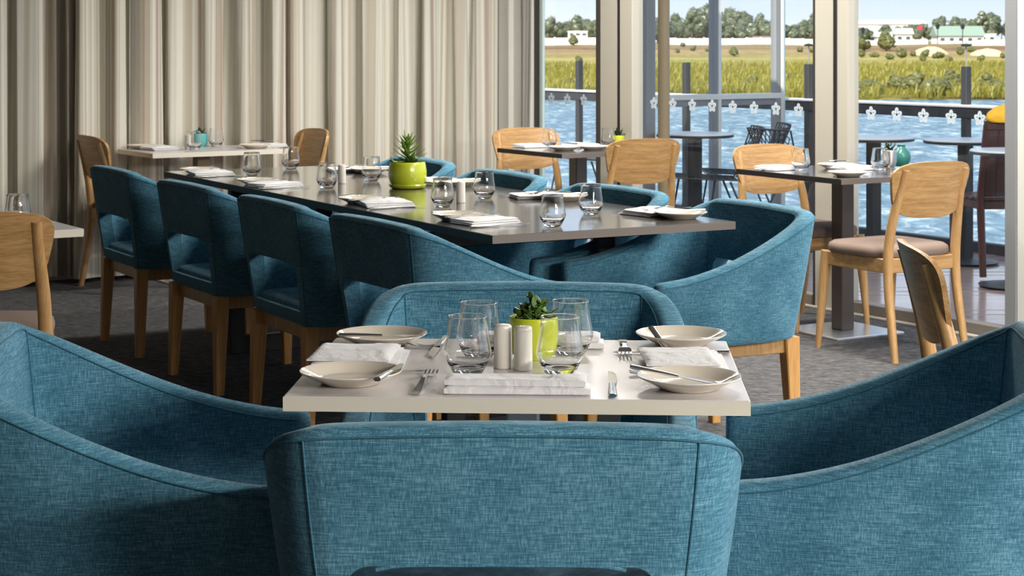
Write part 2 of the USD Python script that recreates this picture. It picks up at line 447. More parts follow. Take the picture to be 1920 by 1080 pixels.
E_L, T_N, ZC = -3.6, -5.2, 2.75
solo('floor', rbx(E_L, EW + 0.06, T_N, TC + 0.2, -0.12, 0.0), 'carpet', 'charcoal flecked carpet floor of the dining room', 'floor', 'structure')
solo('ceiling', rbx(E_L, EW + 0.4, T_N, TC + 0.2, ZC, ZC + 0.15), 'unseen_ceiling_grey', 'unseen grey ceiling above the dining room, toned down to limit bounced light', 'ceiling', 'structure')
solo('wall_left', rbx(E_L - 0.15, E_L, T_N, TC + 0.2, 0, ZC + 0.15), 'unseen_dark_wall', 'unseen wall left of the tables, dark to keep the chair backs dim', 'wall', 'structure')
solo('wall_near', rbx(E_L, EW + 0.06, T_N - 0.15, T_N, 0, ZC + 0.15), 'unseen_dark_wall', 'unseen wall behind the camera, dark to limit bounced light', 'wall', 'structure')
solo('wall_far', rbx(E_L, EW + 0.1, TC + 0.05, TC + 0.2, 0, ZC + 0.15), 'wall_paint', 'plain beige wall behind the striped curtain', 'wall', 'structure')
solo('trim_1', rbx(EW - 0.08, EW, 9.86, 9.99, 0, ZC, 0.006), 'white_frame', 'white corner post between the striped curtain and the windows', 'post', 'structure')
solo('trim_2', rbx(EW - 0.04, EW + 0.06, T_N, 10.05, 2.6, ZC), 'cream_frame', 'cream head rail above the window wall', 'trim', 'structure')
solo('trim_3', rbx(EW - 0.075, EW - 0.045, 4.0, 9.85, 0.0, 0.012, 0.003), 'cream_frame', 'narrow pale carpet strip along the foot of the windows', 'trim', 'structure')


def flower():
    ps = []
    for k in range(5):
        a = math.pi / 2 + k * 2 * math.pi / 5
        ps.append(affinity.translate(affinity.rotate(affinity.scale(Point(0, 0).buffer(1, 12), 0.0125, 0.0165), math.degrees(a) - 90, origin=(0, 0)), 0.0195 * math.cos(a), 0.0195 * math.sin(a)))
    f = unary_union(ps).difference(Point(0, 0).buffer(0.0075, 8))
    for k in range(5):                     # the slits between vein and petal
        a = math.pi / 2 + k * 2 * math.pi / 5
        f = f.difference(affinity.rotate(sbox(0.011, -0.0016, 0.024, 0.0016), math.degrees(a), origin=(0, 0)))
    return moved(prism(f, 0.0008), rx=math.pi / 2, rz=-math.pi / 2)   # upright, facing -x (into the room)


FLOWER = flower()


def sheet(a, b, y0, y1, z0, z1):
    """A pane of glass: a single sheet, upright, from (a, y0) to (b, y1)."""
    return trimesh.Trimesh([(a, y0, z0), (b, y1, z0), (b, y1, z1), (a, y0, z1)], [(0, 1, 2), (0, 2, 3)], process=False)
DECALS = [5.73 + 0.1785 * k for k in range(24)]


def window(n, t0, t1, label, kids, decals=True):
    """A glazed bay of the window wall: kids are (part name, material, T from, T to, E from, E to, z0, z1)."""
    tm_ = (t0 + t1) / 2
    w = thing(f'window_{n}', label, 'window', rw(EW, tm_), math.degrees(RA), kind='structure')
    obj('pane', sheet(0, 0, t0 - tm_, t1 - tm_, 0.06, 2.6), 'pane', w, False)
    for nm, mat, a, b, e0, e1, z0, z1 in kids:
        obj(nm, bx(e0 - EW, e1 - EW, a - tm_, b - tm_, z0, z1, 0.004), mat, w)
    if decals:
        for T in DECALS:
            if t0 + 0.03 < T < t1 - 0.02:
                obj('flower_decal', moved(FLOWER, (-0.006, T - tm_, 1.0)), 'frosted', w, smooth=False)
    return w


e0, e1 = EW - 0.035, EW + 0.035
window(1, 8.955, 9.60, 'narrow window bay beside the curtain with four white flower decals', [
    ('glass_edge', 'pane_edge', 9.572, 9.612, EW - 0.01, EW + 0.01, 0.02, 2.6), ('corner_jamb', 'dark_frame', 9.615, 9.66, EW - 0.02, EW + 0.03, 0, 2.6), ('corner_stile', 'white_frame', 9.66, 9.86, EW - 0.045, EW + 0.05, 0, 2.6), ('jamb', 'dark_frame', 8.885, 8.955, e0, e1, 0, 2.6),
    ('sill', 'sill_frame', 8.955, 9.64, e0, e1, 0, 0.062), ('stile', 'cream_frame', 8.705, 8.885, EW - 0.05, EW + 0.03, 0, 2.6)])
window(2, 7.02, 8.56, 'wide middle window bay looking at the glass screen and wire chairs', [
    ('stile', 'cream_frame', 8.56, 8.685, EW - 0.05, EW + 0.03, 0, 2.6), ('gasket', 'black_metal', 8.680, 8.708, EW - 0.053, EW + 0.02, 0, 2.6),
    ('jamb', 'dark_frame', 6.985, 7.02, e0, e1, 0, 2.6), ('sill', 'sill_frame', 7.02, 8.56, e0, e1, 0, 0.062)])
window(3, 5.755, 6.745, 'window bay at the right looking at the round outdoor tables', [
    ('stile', 'cream_frame', 6.845, 6.985, EW - 0.05, EW + 0.03, 0, 2.6), ('gasket', 'black_metal', 6.825, 6.847, EW - 0.053, EW + 0.02, 0, 2.6),
    ('stile', 'cream_frame', 6.745, 6.828, EW - 0.045, EW + 0.03, 0, 2.6), ('sill', 'sill_frame', 5.755, 6.745, e0, e1, 0, 0.062)])
window(4, 4.35, 5.555, 'window bay past the dark frame at the right edge', [
    ('jamb', 'grey_frame', 5.685, 5.755, EW - 0.012, EW + 0.03, 0, 2.6), ('stile', 'white_frame', 5.555, 5.685, EW - 0.008, EW + 0.03, 0, 2.6), ('sill', 'sill_frame', 4.35, 5.555, e0, e1, 0, 0.062)])
t = 4.35
for n in range(5, 12):
    window(n, t - 1.25, t - 0.09, f'{ordinal[n - 5]} window bay beyond the right edge of the picture', [
        ('stile', 'cream_frame', t - 0.09, t, EW - 0.04, EW + 0.03, 0, 2.6), ('sill', 'sill_frame', t - 1.25, t - 0.09, e0, e1, 0, 0.062)], decals=False)
    t -= 1.25

for i, (E, T) in enumerate(UNSEEN_LAMPS):  # frames of the out-of-view panels that light the room
    t_ = thing('unseen_ceiling_light', f'{ordinal[i]} unseen ceiling light panel lighting the room, counted from the far end of the windows', 'ceiling light', rw(E, T, 2.73), math.degrees(RA), 'unseen ceiling light panels')
    fr = prism(sbox(-0.60, -0.19, 0.60, 0.19).difference(sbox(-0.555, -0.145, 0.555, 0.145)), 0.03, -0.012)
    obj('frame', fr, 'unseen_lamp_frame', t_)


# curtain: one cloth in deep uneven folds
def drape(E0, E1, T, amp, step, seed, nz=9, z0=0.03, z1=2.72, drift=0.03):
    r = np.random.default_rng(seed)
    knots, ph, e = [E0], [0.0], E0
    while e < E1 + 0.3:
        e += r.choice([0.55, 0.75, 1.0, 1.3, 1.6], p=[.15, .2, .3, .2, .15]) * step / 2
        knots.append(e); ph.append(ph[-1] + math.pi)
    amps = amp * r.uniform(0.45, 1.25, len(knots))
    n = int((E1 - E0) / 0.006)
    ee = np.linspace(E0, E1, n)
    zz = np.linspace(z0, z1, nz)
    V, UV = [], []
    dr = r.normal(0, 1, len(knots))
    for z in zz:
        k2 = np.array(knots) + drift * dr * (1 - z / z1) * 0.9
        k2 = np.maximum.accumulate(k2 + np.arange(len(k2)) * 1e-4)
        phase = np.interp(ee, k2, ph)
        a = np.interp(ee, k2, amps) * (0.85 + 0.25 * (1 - z / z1))
        off = a * np.sin(phase) + 0.18 * a * np.sin(2.7 * phase + 1.0) + 0.012 * np.sin(ee * 61 + 2 * np.sin(ee * 7))
        sh = -0.42 * a * np.sin(2 * phase)
        x, y = ee + sh, T + off
        V.append(np.stack([RC * x - RS * y, RS * x + RC * y, np.full(n, z)], 1))
        if not UV:
            s = np.concatenate([[0], np.cumsum(np.hypot(np.diff(x), np.diff(y)))])
        UV.append(np.stack([s, np.full(n, z)], 1))
    f = grid_faces(nz, n)
    return trimesh.Trimesh(np.vstack(V), f, process=False), np.vstack(UV)


def add_drape(name, mat, label, *a, **k):
    m, uv = drape(*a, **k)
    setdata(obj(name, m, mat, None, True, uv=uv), label, 'curtain')


add_drape('curtain', 'curtain_cloth', 'long curtain in beige, taupe and cream stripes covering the far wall', 3.33, 6.2, 9.93, 0.078, 0.20, 11)
add_drape('curtain', 'curtain_cloth', 'striped curtain at the far left, ending at a dark gap', -1.0, 3.27, 9.95, 0.078, 0.20, 5)
dm, duv = drape(0, 0.13, 0, 0.02, 0.07, 3, nz=6)
v = dm.vertices.copy(); zf = v[:, 2] / 2.72
un = np.stack([RC * v[:, 0] + RS * v[:, 1], -RS * v[:, 0] + RC * v[:, 1]], 1)      # back to E, T
w_ = np.where(zf > 0.45, 1.0, 0.55 + zf)
P = np.array([rw(EW - 0.05 + b, 9.765 - a * w_i, z) for (a, b), z, w_i in zip(un, v[:, 2], w_)])
setdata(obj('curtain', trimesh.Trimesh(P, dm.faces, process=False), 'grey_drape', None, True), 'narrow grey drape gathered beside the white corner post', 'curtain')

# ------------------------------------------------------------------ outside: deck, screen, balustrade
deck_area = Polygon([rw(EW + 0.06, -4)[:2], rw(8.97, -4)[:2], rw(8.97, 14.5)[:2], rw(EW + 0.06, 14.5)[:2]])
dk = thing('deck', 'weathered timber deck of parallel boards outside the windows', 'deck', kind='structure')
rest = []
y = -1.0
while y < 17:
    g = deck_area.intersection(sbox(-20, y, 30, y + 0.134))
    if not g.is_empty and g.area > 1e-3:
        m = prism(g, 0.03, -0.04 + 0.002 * math.sin(y * 37))
        if 8.3 < y < 14:
            obj('plank', m, 'deck_wood', dk)
        else:
            rest.append(m)
    y += 0.14
pr = obj('plank', cat_(*rest), 'deck_wood', dk); pr.SetCustomDataByKey('kind', 'stuff')
obj('joist_frame', prism(deck_area.buffer(-0.02), 0.16, -0.22), 'dark_frame', dk)

KINDS = {}
EB = 8.84
bal = thing('balustrade', 'dark railing with glass infill along the water edge of the deck', 'railing', rw(EB, 9.0), math.degrees(RA))
posts = [3.8, 5.3, 6.8, 8.43, 9.96, 11.4, 12.9, 14.3]
for T in posts:
    obj('post', bx(-0.025, 0.025, T - 9.0 - 0.025, T - 9.0 + 0.025, -0.1, 1.195, 0.004), 'rail_dark', bal)
obj('handrail', bx(-0.03, 0.03, -5.2, 5.4, 0.855, 0.925, 0.006), 'rail_dark', bal)
obj('rail_cap', bx(-0.045, 0.045, -5.2, 5.4, 0.926, 0.945, 0.004), 'rail_cap', bal)
obj('base_channel', bx(-0.03, 0.03, -5.2, 5.4, -0.02, 0.06, 0.006), 'rail_dark', bal)
for a, b in zip(posts[:-1], posts[1:]):
    obj('pane', sheet(0, 0, a - 9.0 + 0.04, b - 9.0 - 0.04, 0.06, 0.85), 'pane', bal, False)
for T in (8.43, 9.96):  # thin stem with a small green head on top of the post
    obj('thin_stem', tube([(0, T - 9, 1.19), (0.0, T - 9, 1.33)], 0.004, 6), 'grey_frame', bal)
    obj('green_head', lathe([(0, 0), (0.03, 0.0), (0.036, 0.012), (0, 0.022)], 12).apply_translation([0, T - 9, 1.325]), 'leaf_dark', bal)

TS = 10.13
scr = thing('glass_screen', 'framed glass screen standing across the deck with white middle rail', 'screen', rw(8.1, TS), math.degrees(RA))
for E, wd in ((8.117, 0.042), (8.70, 0.05)):
    obj('mullion', bx(E - 8.1 - wd, E - 8.1, -0.03, 0.03, -0.03, 2.7, 0.004), 'grey_frame', scr)
    obj('mullion_cover', bx(E - 8.1, E - 8.1 + 0.03, -0.034, 0.03, -0.03, 2.7, 0.004), 'white_frame', scr)
obj('glass_edge', bx(0.631, 0.66, -0.006, 0.006, 0, 2.7), 'pane_edge', scr)
obj('middle_rail', bx(-0.62, 0.60, -0.036, 0.03, 0.945, 0.985, 0.004), 'white_frame', scr)
obj('lower_rail', bx(-0.62, 0.60, -0.02, 0.02, 0.90, 0.945, 0.004), 'grey_frame', scr)
for a, b in ((-0.62, -0.03), (0.05, 0.55)):
    obj('pane', sheet(a, b, 0, 0, 0.985, 2.7), 'pane', scr, False)
    obj('pane', sheet(a, b, 0, 0, 0.0, 0.90), 'pane', scr, False)
sp = thing('steel_post', 'square grey steel post outside, left of the round timber post', 'post', rw(7.2, 9.71), math.degrees(RA))
obj('shaft', bx(-0.042, 0.042, -0.042, 0.042, -0.01, 2.7, 0.005), 'grey_frame', sp)
obj('foot_plate', bx(-0.07, 0.07, -0.07, 0.07, -0.012, 0.004, 0.003), 'grey_frame', sp)
tp = thing('timber_post', 'round brown timber post outside between the window bays', 'post', rw(6.75, 8.93))
obj('shaft', lathe([(0, -0.01), (0.040, -0.01), (0.040, 0.0), (0.037, 0.05), (0.036, 2.7), (0, 2.7)], 20), 'timber_post', tp)
obj('collar', lathe([(0.036, 0.0), (0.055, 0.0), (0.055, 0.03), (0.038, 0.04)], 20), 'dark_frame', tp)

# ------------------------------------------------------------------ the river and the far bank
wv = trimesh.Trimesh([(-90, 6, -1.2), (140, 6, -1.2), (140, 81, -1.2), (-90, 81, -1.2)], [(0, 1, 2), (0, 2, 3)], process=False)
solo('river', wv, 'water', 'blue wind-rippled river between the deck and the far bank', 'river', 'structure', smooth=False)
PY = [78.0, 79.2, 80.5, 100, 120, 150, 200, 250, 300, 430, 600]
PZ = [-1.6, -1.22, -1.06, -1.02, -0.95, -0.70, -0.22, 0.45, 1.05, 1.5, 1.6]


def ground_z(x, y):
    x, y = np.asarray(x, float), np.asarray(y, float)
    z = np.interp(y, PY, PZ)
    s = np.clip((y - 82) / 60, 0, 1)
    n = meshkit.fbm(np.stack([x * 0.05, y * 0.035, np.zeros_like(x)], -1), 4, 3) - 0.5
    n2 = meshkit.fbm(np.stack([x * 0.3, y * 0.2, np.ones_like(x)], -1), 2, 9) - 0.5
    return z + s * n * 0.9 + np.clip((y - 79) / 6, 0, 1) * n2 * 0.18


def shore(x):
    return 1.2 * np.sin(x * 0.11) + 0.6 * np.sin(x * 0.37 + 1)


rows = np.concatenate([np.linspace(78, 84, 10), np.linspace(85, 200, 90), np.linspace(203, 430, 70), [500, 600]])
cols = np.linspace(-60, 220, 300)
gx, gy = np.meshgrid(cols, rows)
gz = ground_z(gx, gy)
bank = trimesh.Trimesh(np.stack([gx, gy + shore(gx) * np.clip(1 - (gy - 78) / 40, 0, 1), gz], -1).reshape(-1, 3), grid_faces(len(rows), len(cols)), process=False)
if bank.face_normals[:, 2].mean() < 0:
    bank.invert()
solo('far_bank', bank, 'bank_ground', 'sunlit yellow-green marshy far bank rising behind the river', 'river bank', 'structure', smooth=True)


def ground_at(px, py, lo=80.5, hi=420):
    k = (px - 960) / F
    ys = np.linspace(lo, hi, 700)
    r = YH + (HC - ground_z(k * ys, ys)) * F / ys
    i = int(np.argmin(np.where(r <= py, 0, 1) * 1e6 + np.arange(700)))
    return np.array([k * ys[i], ys[i], float(ground_z(k * ys[i], ys[i]))])


# reeds: nobody could count them
bl = []
for k in range(14):
    a, h = rng.uniform(0, 6.28), rng.uniform(0.4, 0.85)
    r0, l = rng.uniform(0, 0.25), rng.uniform(0.05, 0.3)
    b, wd = np.array([r0 * math.cos(a), r0 * math.sin(a), 0]), 0.026
    tip = b + np.array([l * math.cos(a), l * math.sin(a), h])
    midp = b * 0.5 + tip * 0.5 + np.array([0, 0, 0.06])
    side = np.array([-math.sin(a), math.cos(a), 0]) * wd
    i = len(bl) * 5
    bl.append(np.array([b - side, b + side, midp + side * 0.8, midp - side * 0.8, tip]))
tv = np.vstack(bl)
tf = []
for k in range(len(bl)):
    i = k * 5
    tf += [(i, i + 1, i + 2), (i, i + 2, i + 3), (i + 3, i + 2, i + 4)]
pi = UsdGeom.PointInstancer.Define(stage, '/World/reed_grass')
setdata(pi.GetPrim(), 'yellow-green reeds and grass covering the far river bank', 'grass', None, 'stuff')
usdkit.mesh(stage, '/World/reed_grass/tuft', trimesh.Trimesh(tv, tf, process=False), M['reed'])
N = 5200
ry = 80.6 + 75 * rng.random(N) ** 1.4
rx = (rng.uniform(40, 1010, N)) / F * ry
patch = meshkit.fbm(np.stack([rx * 0.12, ry * 0.08, np.zeros(N)], -1), 3, 21)
keep = (patch > 0.44) | (rng.random(N) < 0.35)
rx, ry = rx[keep], ry[keep]
rz = ground_z(rx, ry) - 0.03
pi.CreatePrototypesRel().SetTargets(['/World/reed_grass/tuft'])
pi.CreateProtoIndicesAttr(Vt.IntArray([0] * len(rx)))
pi.CreatePositionsAttr(Vt.Vec3fArray.FromNumpy(np.stack([rx, ry, rz], 1).astype(np.float32)))
sc = rng.uniform(0.4, 0.85, len(rx))
pi.CreateScalesAttr(Vt.Vec3fArray.FromNumpy(np.stack([sc * 1.7, sc * 1.7, sc], 1).astype(np.float32)))
an = rng.uniform(0, 3.14, len(rx))
pi.CreateOrientationsAttr(Vt.QuathArray([Gf.Quath(float(math.cos(a)), 0, 0, float(math.sin(a))) for a in an]))


def crown(blobs, n, leaf, seed, flat=1.0):
    """Foliage: small leaf cards scattered over lumps, with a solid lump inside each."""
    r = np.random.default_rng(seed)
    ms = []
    V, Fc = [], []
    for (x, y, z, s) in blobs:
        core = trimesh.creation.icosphere(2, s * 0.86)
        core.vertices *= (1 + 0.28 * (meshkit.fbm(core.vertices * 3.1 / s + seed, 3, seed)[:, None] - 0.5) * 2) * np.array([1, 1, flat])
        core.apply_translation([x, y, z])
        ms.append(core)
        k = int(n * s * s)
        d = r.normal(size=(k, 3)); d /= np.linalg.norm(d, axis=1, keepdims=True)
        c = d * np.array([1, 1, flat]) * s * r.uniform(0.8, 1.12, (k, 1)) + [x, y, z]
        for p, q in zip(c, d):
            a = np.cross(q, r.normal(size=3)); a /= np.linalg.norm(a)
            b = np.cross(q, a) + q * r.uniform(-0.7, 0.7)
            l = leaf * r.uniform(0.6, 1.3)
            i = len(V) * 4
            V.append(np.array([p - a * l, p + b * l * 0.6, p + a * l, p - b * l * 0.6]))
            Fc += [(i, i + 1, i + 2), (i, i + 2, i + 3)]
    ms.append(trimesh.Trimesh(np.vstack(V), Fc, process=False))
    return cat_(*ms)


def make_bush(seed, blobs):
    def f(t):
        obj('foliage', crown(blobs, 260, 0.10, seed, 0.9), 'bush_green', t, smooth=False)
        obj('stem', tube([(0, 0, -0.25), (0.02, 0, 0.1), (0, 0.02, 0.35)], [0.05, 0.04, 0.02], 6), 'bark', t)
    return f


def make_tree(seed, blobs, h):
    def f(t):
        obj('crown', crown(blobs, 46, 0.24, seed), 'tree_green', t, smooth=False)
        obj('trunk', tube([(0, 0, -0.6), (0.05, 0, h * 0.3), (-0.05, 0.05, h * 0.62)], [0.22, 0.15, 0.08], 8), 'bark', t)
        obj('branch', tube([(0, 0, h * 0.3), (0.5, 0.1, h * 0.5), (0.9, 0.1, h * 0.66)], [0.10, 0.07, 0.04], 6), 'bark', t)
    return f


KINDS['bush_a'] = (make_bush(1, [(0, 0, 0.42, 0.46), (0.42, 0.1, 0.34, 0.34), (-0.4, 0, 0.32, 0.36)]), 'bush', 'bush')
KINDS['bush_b'] = (make_bush(2, [(0, 0, 0.52, 0.5), (0.2, 0.1, 0.85, 0.3), (-0.25, -0.1, 0.4, 0.36)]), 'bush', 'bush')
KINDS['tree_a'] = (make_tree(3, [(0, 0, 3.6, 1.5), (1.3, 0.2, 3.0, 1.2), (-1.3, 0, 2.9, 1.25), (0.4, -0.3, 4.6, 1.0), (-0.8, 0.3, 4.1, 1.0), (2.1, 0, 2.3, 0.9), (-2.1, 0, 2.1, 0.9)], 5.6), 'tree', 'tree')
KINDS['tree_b'] = (make_tree(4, [(0, 0, 4.6, 1.05), (0.8, 0.2, 3.9, 0.85), (-0.7, 0, 3.6, 0.8), (0.2, 0.2, 5.3, 0.7), (-0.2, 0, 2.7, 0.7)], 6.0), 'tree', 'tree')
KINDS['tree_c'] = (make_tree(5, [(0, 0, 1.6, 1.3), (1.7, 0, 1.3, 1.1), (-1.7, 0.2, 1.4, 1.15), (3.0, 0, 1.0, 0.8), (-3.0, 0, 1.0, 0.8), (0.8, 0, 2.3, 0.8), (-0.9, 0, 2.2, 0.75)], 2.8), 'tree', 'tree')


def scaled(t, s):
    UsdGeom.Xformable(t).AddScaleOp().Set(Gf.Vec3f(*((s, s, s) if np.ndim(s) == 0 else s)))
    return t


# trees: (pixel column, top row, kind, unit height)
TREES = [(1030, 30, 'tree_a', 5.6), (1058, 38, 'tree_c', 3.1), (1080, 27, 'tree_a', 5.6), (1108, 33, 'tree_c', 3.1), (1268, 24, 'tree_a', 5.6), (1297, 13, 'tree_b', 6.0),
         (1322, 6, 'tree_a', 5.6), (1310, 36, 'tree_c', 3.1), (1372, 13, 'tree_a', 5.6), (1398, 20, 'tree_a', 5.6), (1424, 24, 'tree_b', 6.0), (1440, 33, 'tree_c', 3.1),
         (1352, 20, 'tree_b', 6.0), (1384, 36, 'tree_c', 3.1), (1484, 44, 'tree_c', 3.1), (1506, 36, 'tree_a', 5.6), (1527, 24, 'tree_b', 6.0), (1545, 34, 'tree_c', 3.1),
         (1618, 50, 'tree_c', 3.1), (1660, 44, 'tree_c', 3.1), (1692, 47, 'tree_c', 3.1), (1722, 42, 'tree_c', 3.1), (1762, 29, 'tree_a', 5.6), (1790, 30, 'tree_a', 5.6),
         (1815, 32, 'tree_c', 3.1), (1842, 20, 'tree_b', 6.0), (1862, 22, 'tree_a', 5.6), (1895, 28, 'tree_a', 5.6), (1235, 30, 'tree_c', 3.1), (1200, 30, 'tree_a', 5.6)]
words = {'tree_a': 'broad dark tree', 'tree_b': 'slim tall tree', 'tree_c': 'low wide clump of trees'}
bay = lambda px: ('narrow left window bay' if px < 1130 else 'middle window bay' if px < 1550 else 'right window bay')
seen = {}
for i, (px, top, kd, uh) in enumerate(sorted(TREES)):
    d = 344 + 13 * (i * 3 % 5)
    x = (px - 960) / F * d
    z = float(ground_z(x, d))
    h = HC - (top - YH) * d / F - z
    key = (kd, bay(px))
    seen[key] = seen.get(key, 0) + 1
    scaled(place(kd, f'{words[kd]} on the skyline, {bay(px)}, {ordinal[seen[key] - 1]} from the left', (x, d, z), i * 47, 'trees on the far skyline'), h / uh)

BUSHES = [(1040, 84, 16), (1075, 86, 18), (1100, 80, 14), (1085, 118, 12), (1280, 88, 10), (1300, 96, 10), (1330, 97, 10), (1376, 106, 16), (1425, 135, 14), (1270, 100, 8), (1500, 98, 12), (1525, 100, 12),
          (1610, 96, 30), (1662, 96, 32), (1640, 108, 12), (1690, 110, 18), (1712, 106, 12), (1735, 108, 14), (1760, 110, 16), (1800, 104, 14), (1820, 98, 12), (1880, 110, 10),
          (1680, 170, 34), (1712, 177, 36), (1755, 180, 42), (1785, 168, 32), (1628, 178, 36), (1853, 172, 30), (1870, 178, 32), (1410, 165, 20), (1480, 150, 16), (1070, 165, 16), (1300, 172, 18),
          (1615, 108, 14), (1668, 112, 14), (1840, 116, 12), (1780, 116, 12), (1730, 116, 12)]
for i, (px, yb, hp) in sorted(enumerate(BUSHES), key=lambda q: q[1][0]):
    p = ground_at(px, yb)
    h = hp * p[1] / F
    near = 'near the water' if yb > 140 else 'halfway up the bank' if yb > 100 else 'near the bank crest'
    size = 'large round' if hp >= 30 else 'rounded' if hp >= 16 else 'low'
    place_kind = 'bush_b' if i % 2 else 'bush_a'
    key = ('b', near, bay(px), size)
    seen[key] = seen.get(key, 0) + 1
    lab = f'{size} bush {near}, {bay(px)}, {ordinal[seen[key] - 1]} from the left'
    scaled(place(place_kind, lab, p, i * 61, 'bushes on the far bank'), (h / 0.85, h / 0.85, h / 0.95))
for i, (px, yb, w_, h_) in enumerate([(1745, 104, 5.0, 1.1), (1852, 104, 5.0, 0.9)]):
    p = ground_at(px, yb)
    s = trimesh.creation.icosphere(3, 1.0)
    s.vertices *= (1 + 0.25 * (meshkit.fbm(s.vertices * 2 + i, 3, i)[:, None] - 0.5))
    s.apply_scale([w_ * p[1] / 500, 3.0, h_ * 1.1]); s.apply_translation(p - [0, 0, 0.25])
    solo('sand_mound', s, 'sand', ['pale sand mound left of the tall railing post on the bank', 'pale sand mound at the right on the far bank'][i], 'mound')


def far_at(px, d):
    x = (px - 960) / F * d
    return np.array([x, d, float(ground_z(x, d))])


def wallrun(px0, px1, d, h, label, n):
    a, b = far_at(px0, d), far_at(px1, d)
    t = thing('boundary_wall', label, 'wall', (a + b) / 2)
    w = (b[0] - a[0]) / n
    for k in range(n):
        x0 = a[0] - (a[0] + b[0]) / 2 + k * w
        z0 = float(ground_z((a[0] + b[0]) / 2 + x0 + w / 2, d)) - (a[2] + b[2]) / 2
        obj('wall_panel', bx(x0 + 0.04, x0 + w - 0.04, -0.12, 0.12, z0 - 0.7, z0 + h, 0.02), 'far_white', t, smooth=False)
        obj('pillar', bx(x0 - 0.14, x0 + 0.14, -0.17, 0.17, z0 - 0.7, z0 + h + 0.12, 0.02), 'far_white', t, smooth=False)


wallrun(1010, 1130, 300, 1.15, 'low white boundary wall on the bank in the narrow left bay', 4)
wallrun(1240, 1560, 300, 1.05, 'long low white boundary wall under the dark trees', 12)
wallrun(1600, 1740, 305, 0.8, 'low white wall left of the green-roofed house', 5)
wallrun(1825, 1920, 290, 0.9, 'low white wall right of the green-roofed house', 4)


def house(name, px, d, w, dp, h, roof_h, roof_mat, label, nwin=3, wall='far_white', z_up=0.0):
    p = far_at(px, d)
    t = thing(name, label, 'building', p + [0, 0, z_up])
    obj('walls', bx(-w / 2, w / 2, -dp / 2, dp / 2, -0.8 - z_up, h), wall, t)
    if roof_h > 0:
        g = Polygon([(-dp / 2 - 0.3, 0), (dp / 2 + 0.3, 0), (0, roof_h)])
        r = trimesh.creation.extrude_polygon(g, w + 0.6, engine='earcut')
        r.apply_transform(trimesh.transformations.euler_matrix(math.pi / 2, 0, math.pi / 2))
        r.apply_translation([-(w + 0.6) / 2, 0, h])
        obj('roof', r, roof_mat, t, smooth=False)
    else:
        obj('roof', bx(-w / 2 - 0.1, w / 2 + 0.1, -dp / 2 - 0.1, dp / 2 + 0.1, h, h + 0.15), roof_mat, t)
    for k in range(nwin):
        x = -w / 2 + (k + 0.5) * w / nwin
        f = obj('window_frame', bx(x - 0.45, x + 0.45, -dp / 2 - 0.06, -dp / 2 + 0.05, h * 0.3, h * 0.78), 'far_white', t)
        obj('window_glass', bx(x - 0.37, x + 0.37, -dp / 2 - 0.08, -dp / 2, h * 0.36, h * 0.74), 'far_glass', f)


house('warehouse', 1665, 420, 15.5, 8, 3.6, 0.9, 'far_white', 'long white warehouse on the skyline of the right window bay', 4, z_up=0.6)
house('house', 1795, 318, 8.0, 5, 1.35, 1.75, 'far_green_roof', 'white house with a grey-green pitched roof on the far bank', 5)
house('shed', 1655, 330, 2.6, 2.5, 1.2, 0.9, 'far_pale_roof', 'small pale shed with ridged roof left of the larger shed', 2)
house('shed', 1692, 335, 3.1, 2.5, 1.6, 1.1, 'far_pale_roof', 'larger pale shed with ridged roof near the red sign', 2)
house('house', 1848, 330, 3.0, 3, 1.7, 0, 'far_white', 'flat-roofed white block beside the green-roofed house', 2)
house('house', 1083, 325, 3.4, 3, 1.0, 0.0, 'far_white', 'flat white house between the trees in the narrow left bay', 3, z_up=1.2)
house('shed', 1428, 320, 2.6, 2, 1.1, 0.5, 'far_brown', 'small brown shed at the end of the long white wall', 1)
rs = thing('red_sign', 'small red sign board on the far skyline', 'sign', far_at(1725, 345))
obj('board', bx(-0.45, 0.45, -0.05, 0.05, 2.4, 3.2), 'far_red', rs)
obj('leg', bx(-0.4, -0.32, -0.04, 0.04, -0.5, 2.4), 'bark', rs); obj('leg', bx(0.32, 0.4, -0.04, 0.04, -0.5, 2.4), 'bark', rs)
for k, (px, h) in enumerate([(1758, 3.3), (1805, 3.4), (1878, 3.0), (1618, 3.0)]):
    lp = thing('lamp_post', ['dark lamp post at the left end of the green roof', 'dark lamp post in front of the right half of the green roof', 'dark lamp post at the right end of the far bank', 'dark lamp post near the left edge of the right window bay'][k], 'lamp post', far_at(px, 300), group='lamp posts on the far bank')
    obj('pole', tube([(0, 0, -0.5), (0, 0, h)], 0.07, 6), 'iron', lp)
    obj('lantern', lathe([(0, 0), (0.25, 0.1), (0.42, 0.75), (0.2, 0.95), (0, 1.05)], 8).apply_translation([0, 0, h - 0.9]), 'iron', lp)


# ------------------------------------------------------------------ armchair (faces +y)
BZ, BH, TH = 0.378, 0.80, 0.062


def plan_curve():
    half = [(0, -0.312), (0.10, -0.312), (0.20, -0.311), (0.265, -0.308), (0.296, -0.299), (0.319, -0.281), (0.344, -0.242), (0.362, -0.185), (0.374, -0.10), (0.379, 0.0), (0.380, 0.12), (0.378, 0.22), (0.375, 0.295)]
    h = spline(np.array(half), 46)
    left = h[1:][::-1] * [-1, 1]
    c = np.vstack([left, h])
    return c                                  # from the left arm's front round the back to the right arm's front


def arm_height(y, x):
    t = y + 0.312
    z = np.interp(t, [0.0, 0.03, 0.06, 0.10, 0.15, 0.20, 0.26, 0.32, 0.40, 0.48, 0.56, 0.62], [0.797, 0.790, 0.776, 0.757, 0.733, 0.709, 0.683, 0.659, 0.631, 0.610, 0.596, 0.590])
    return z


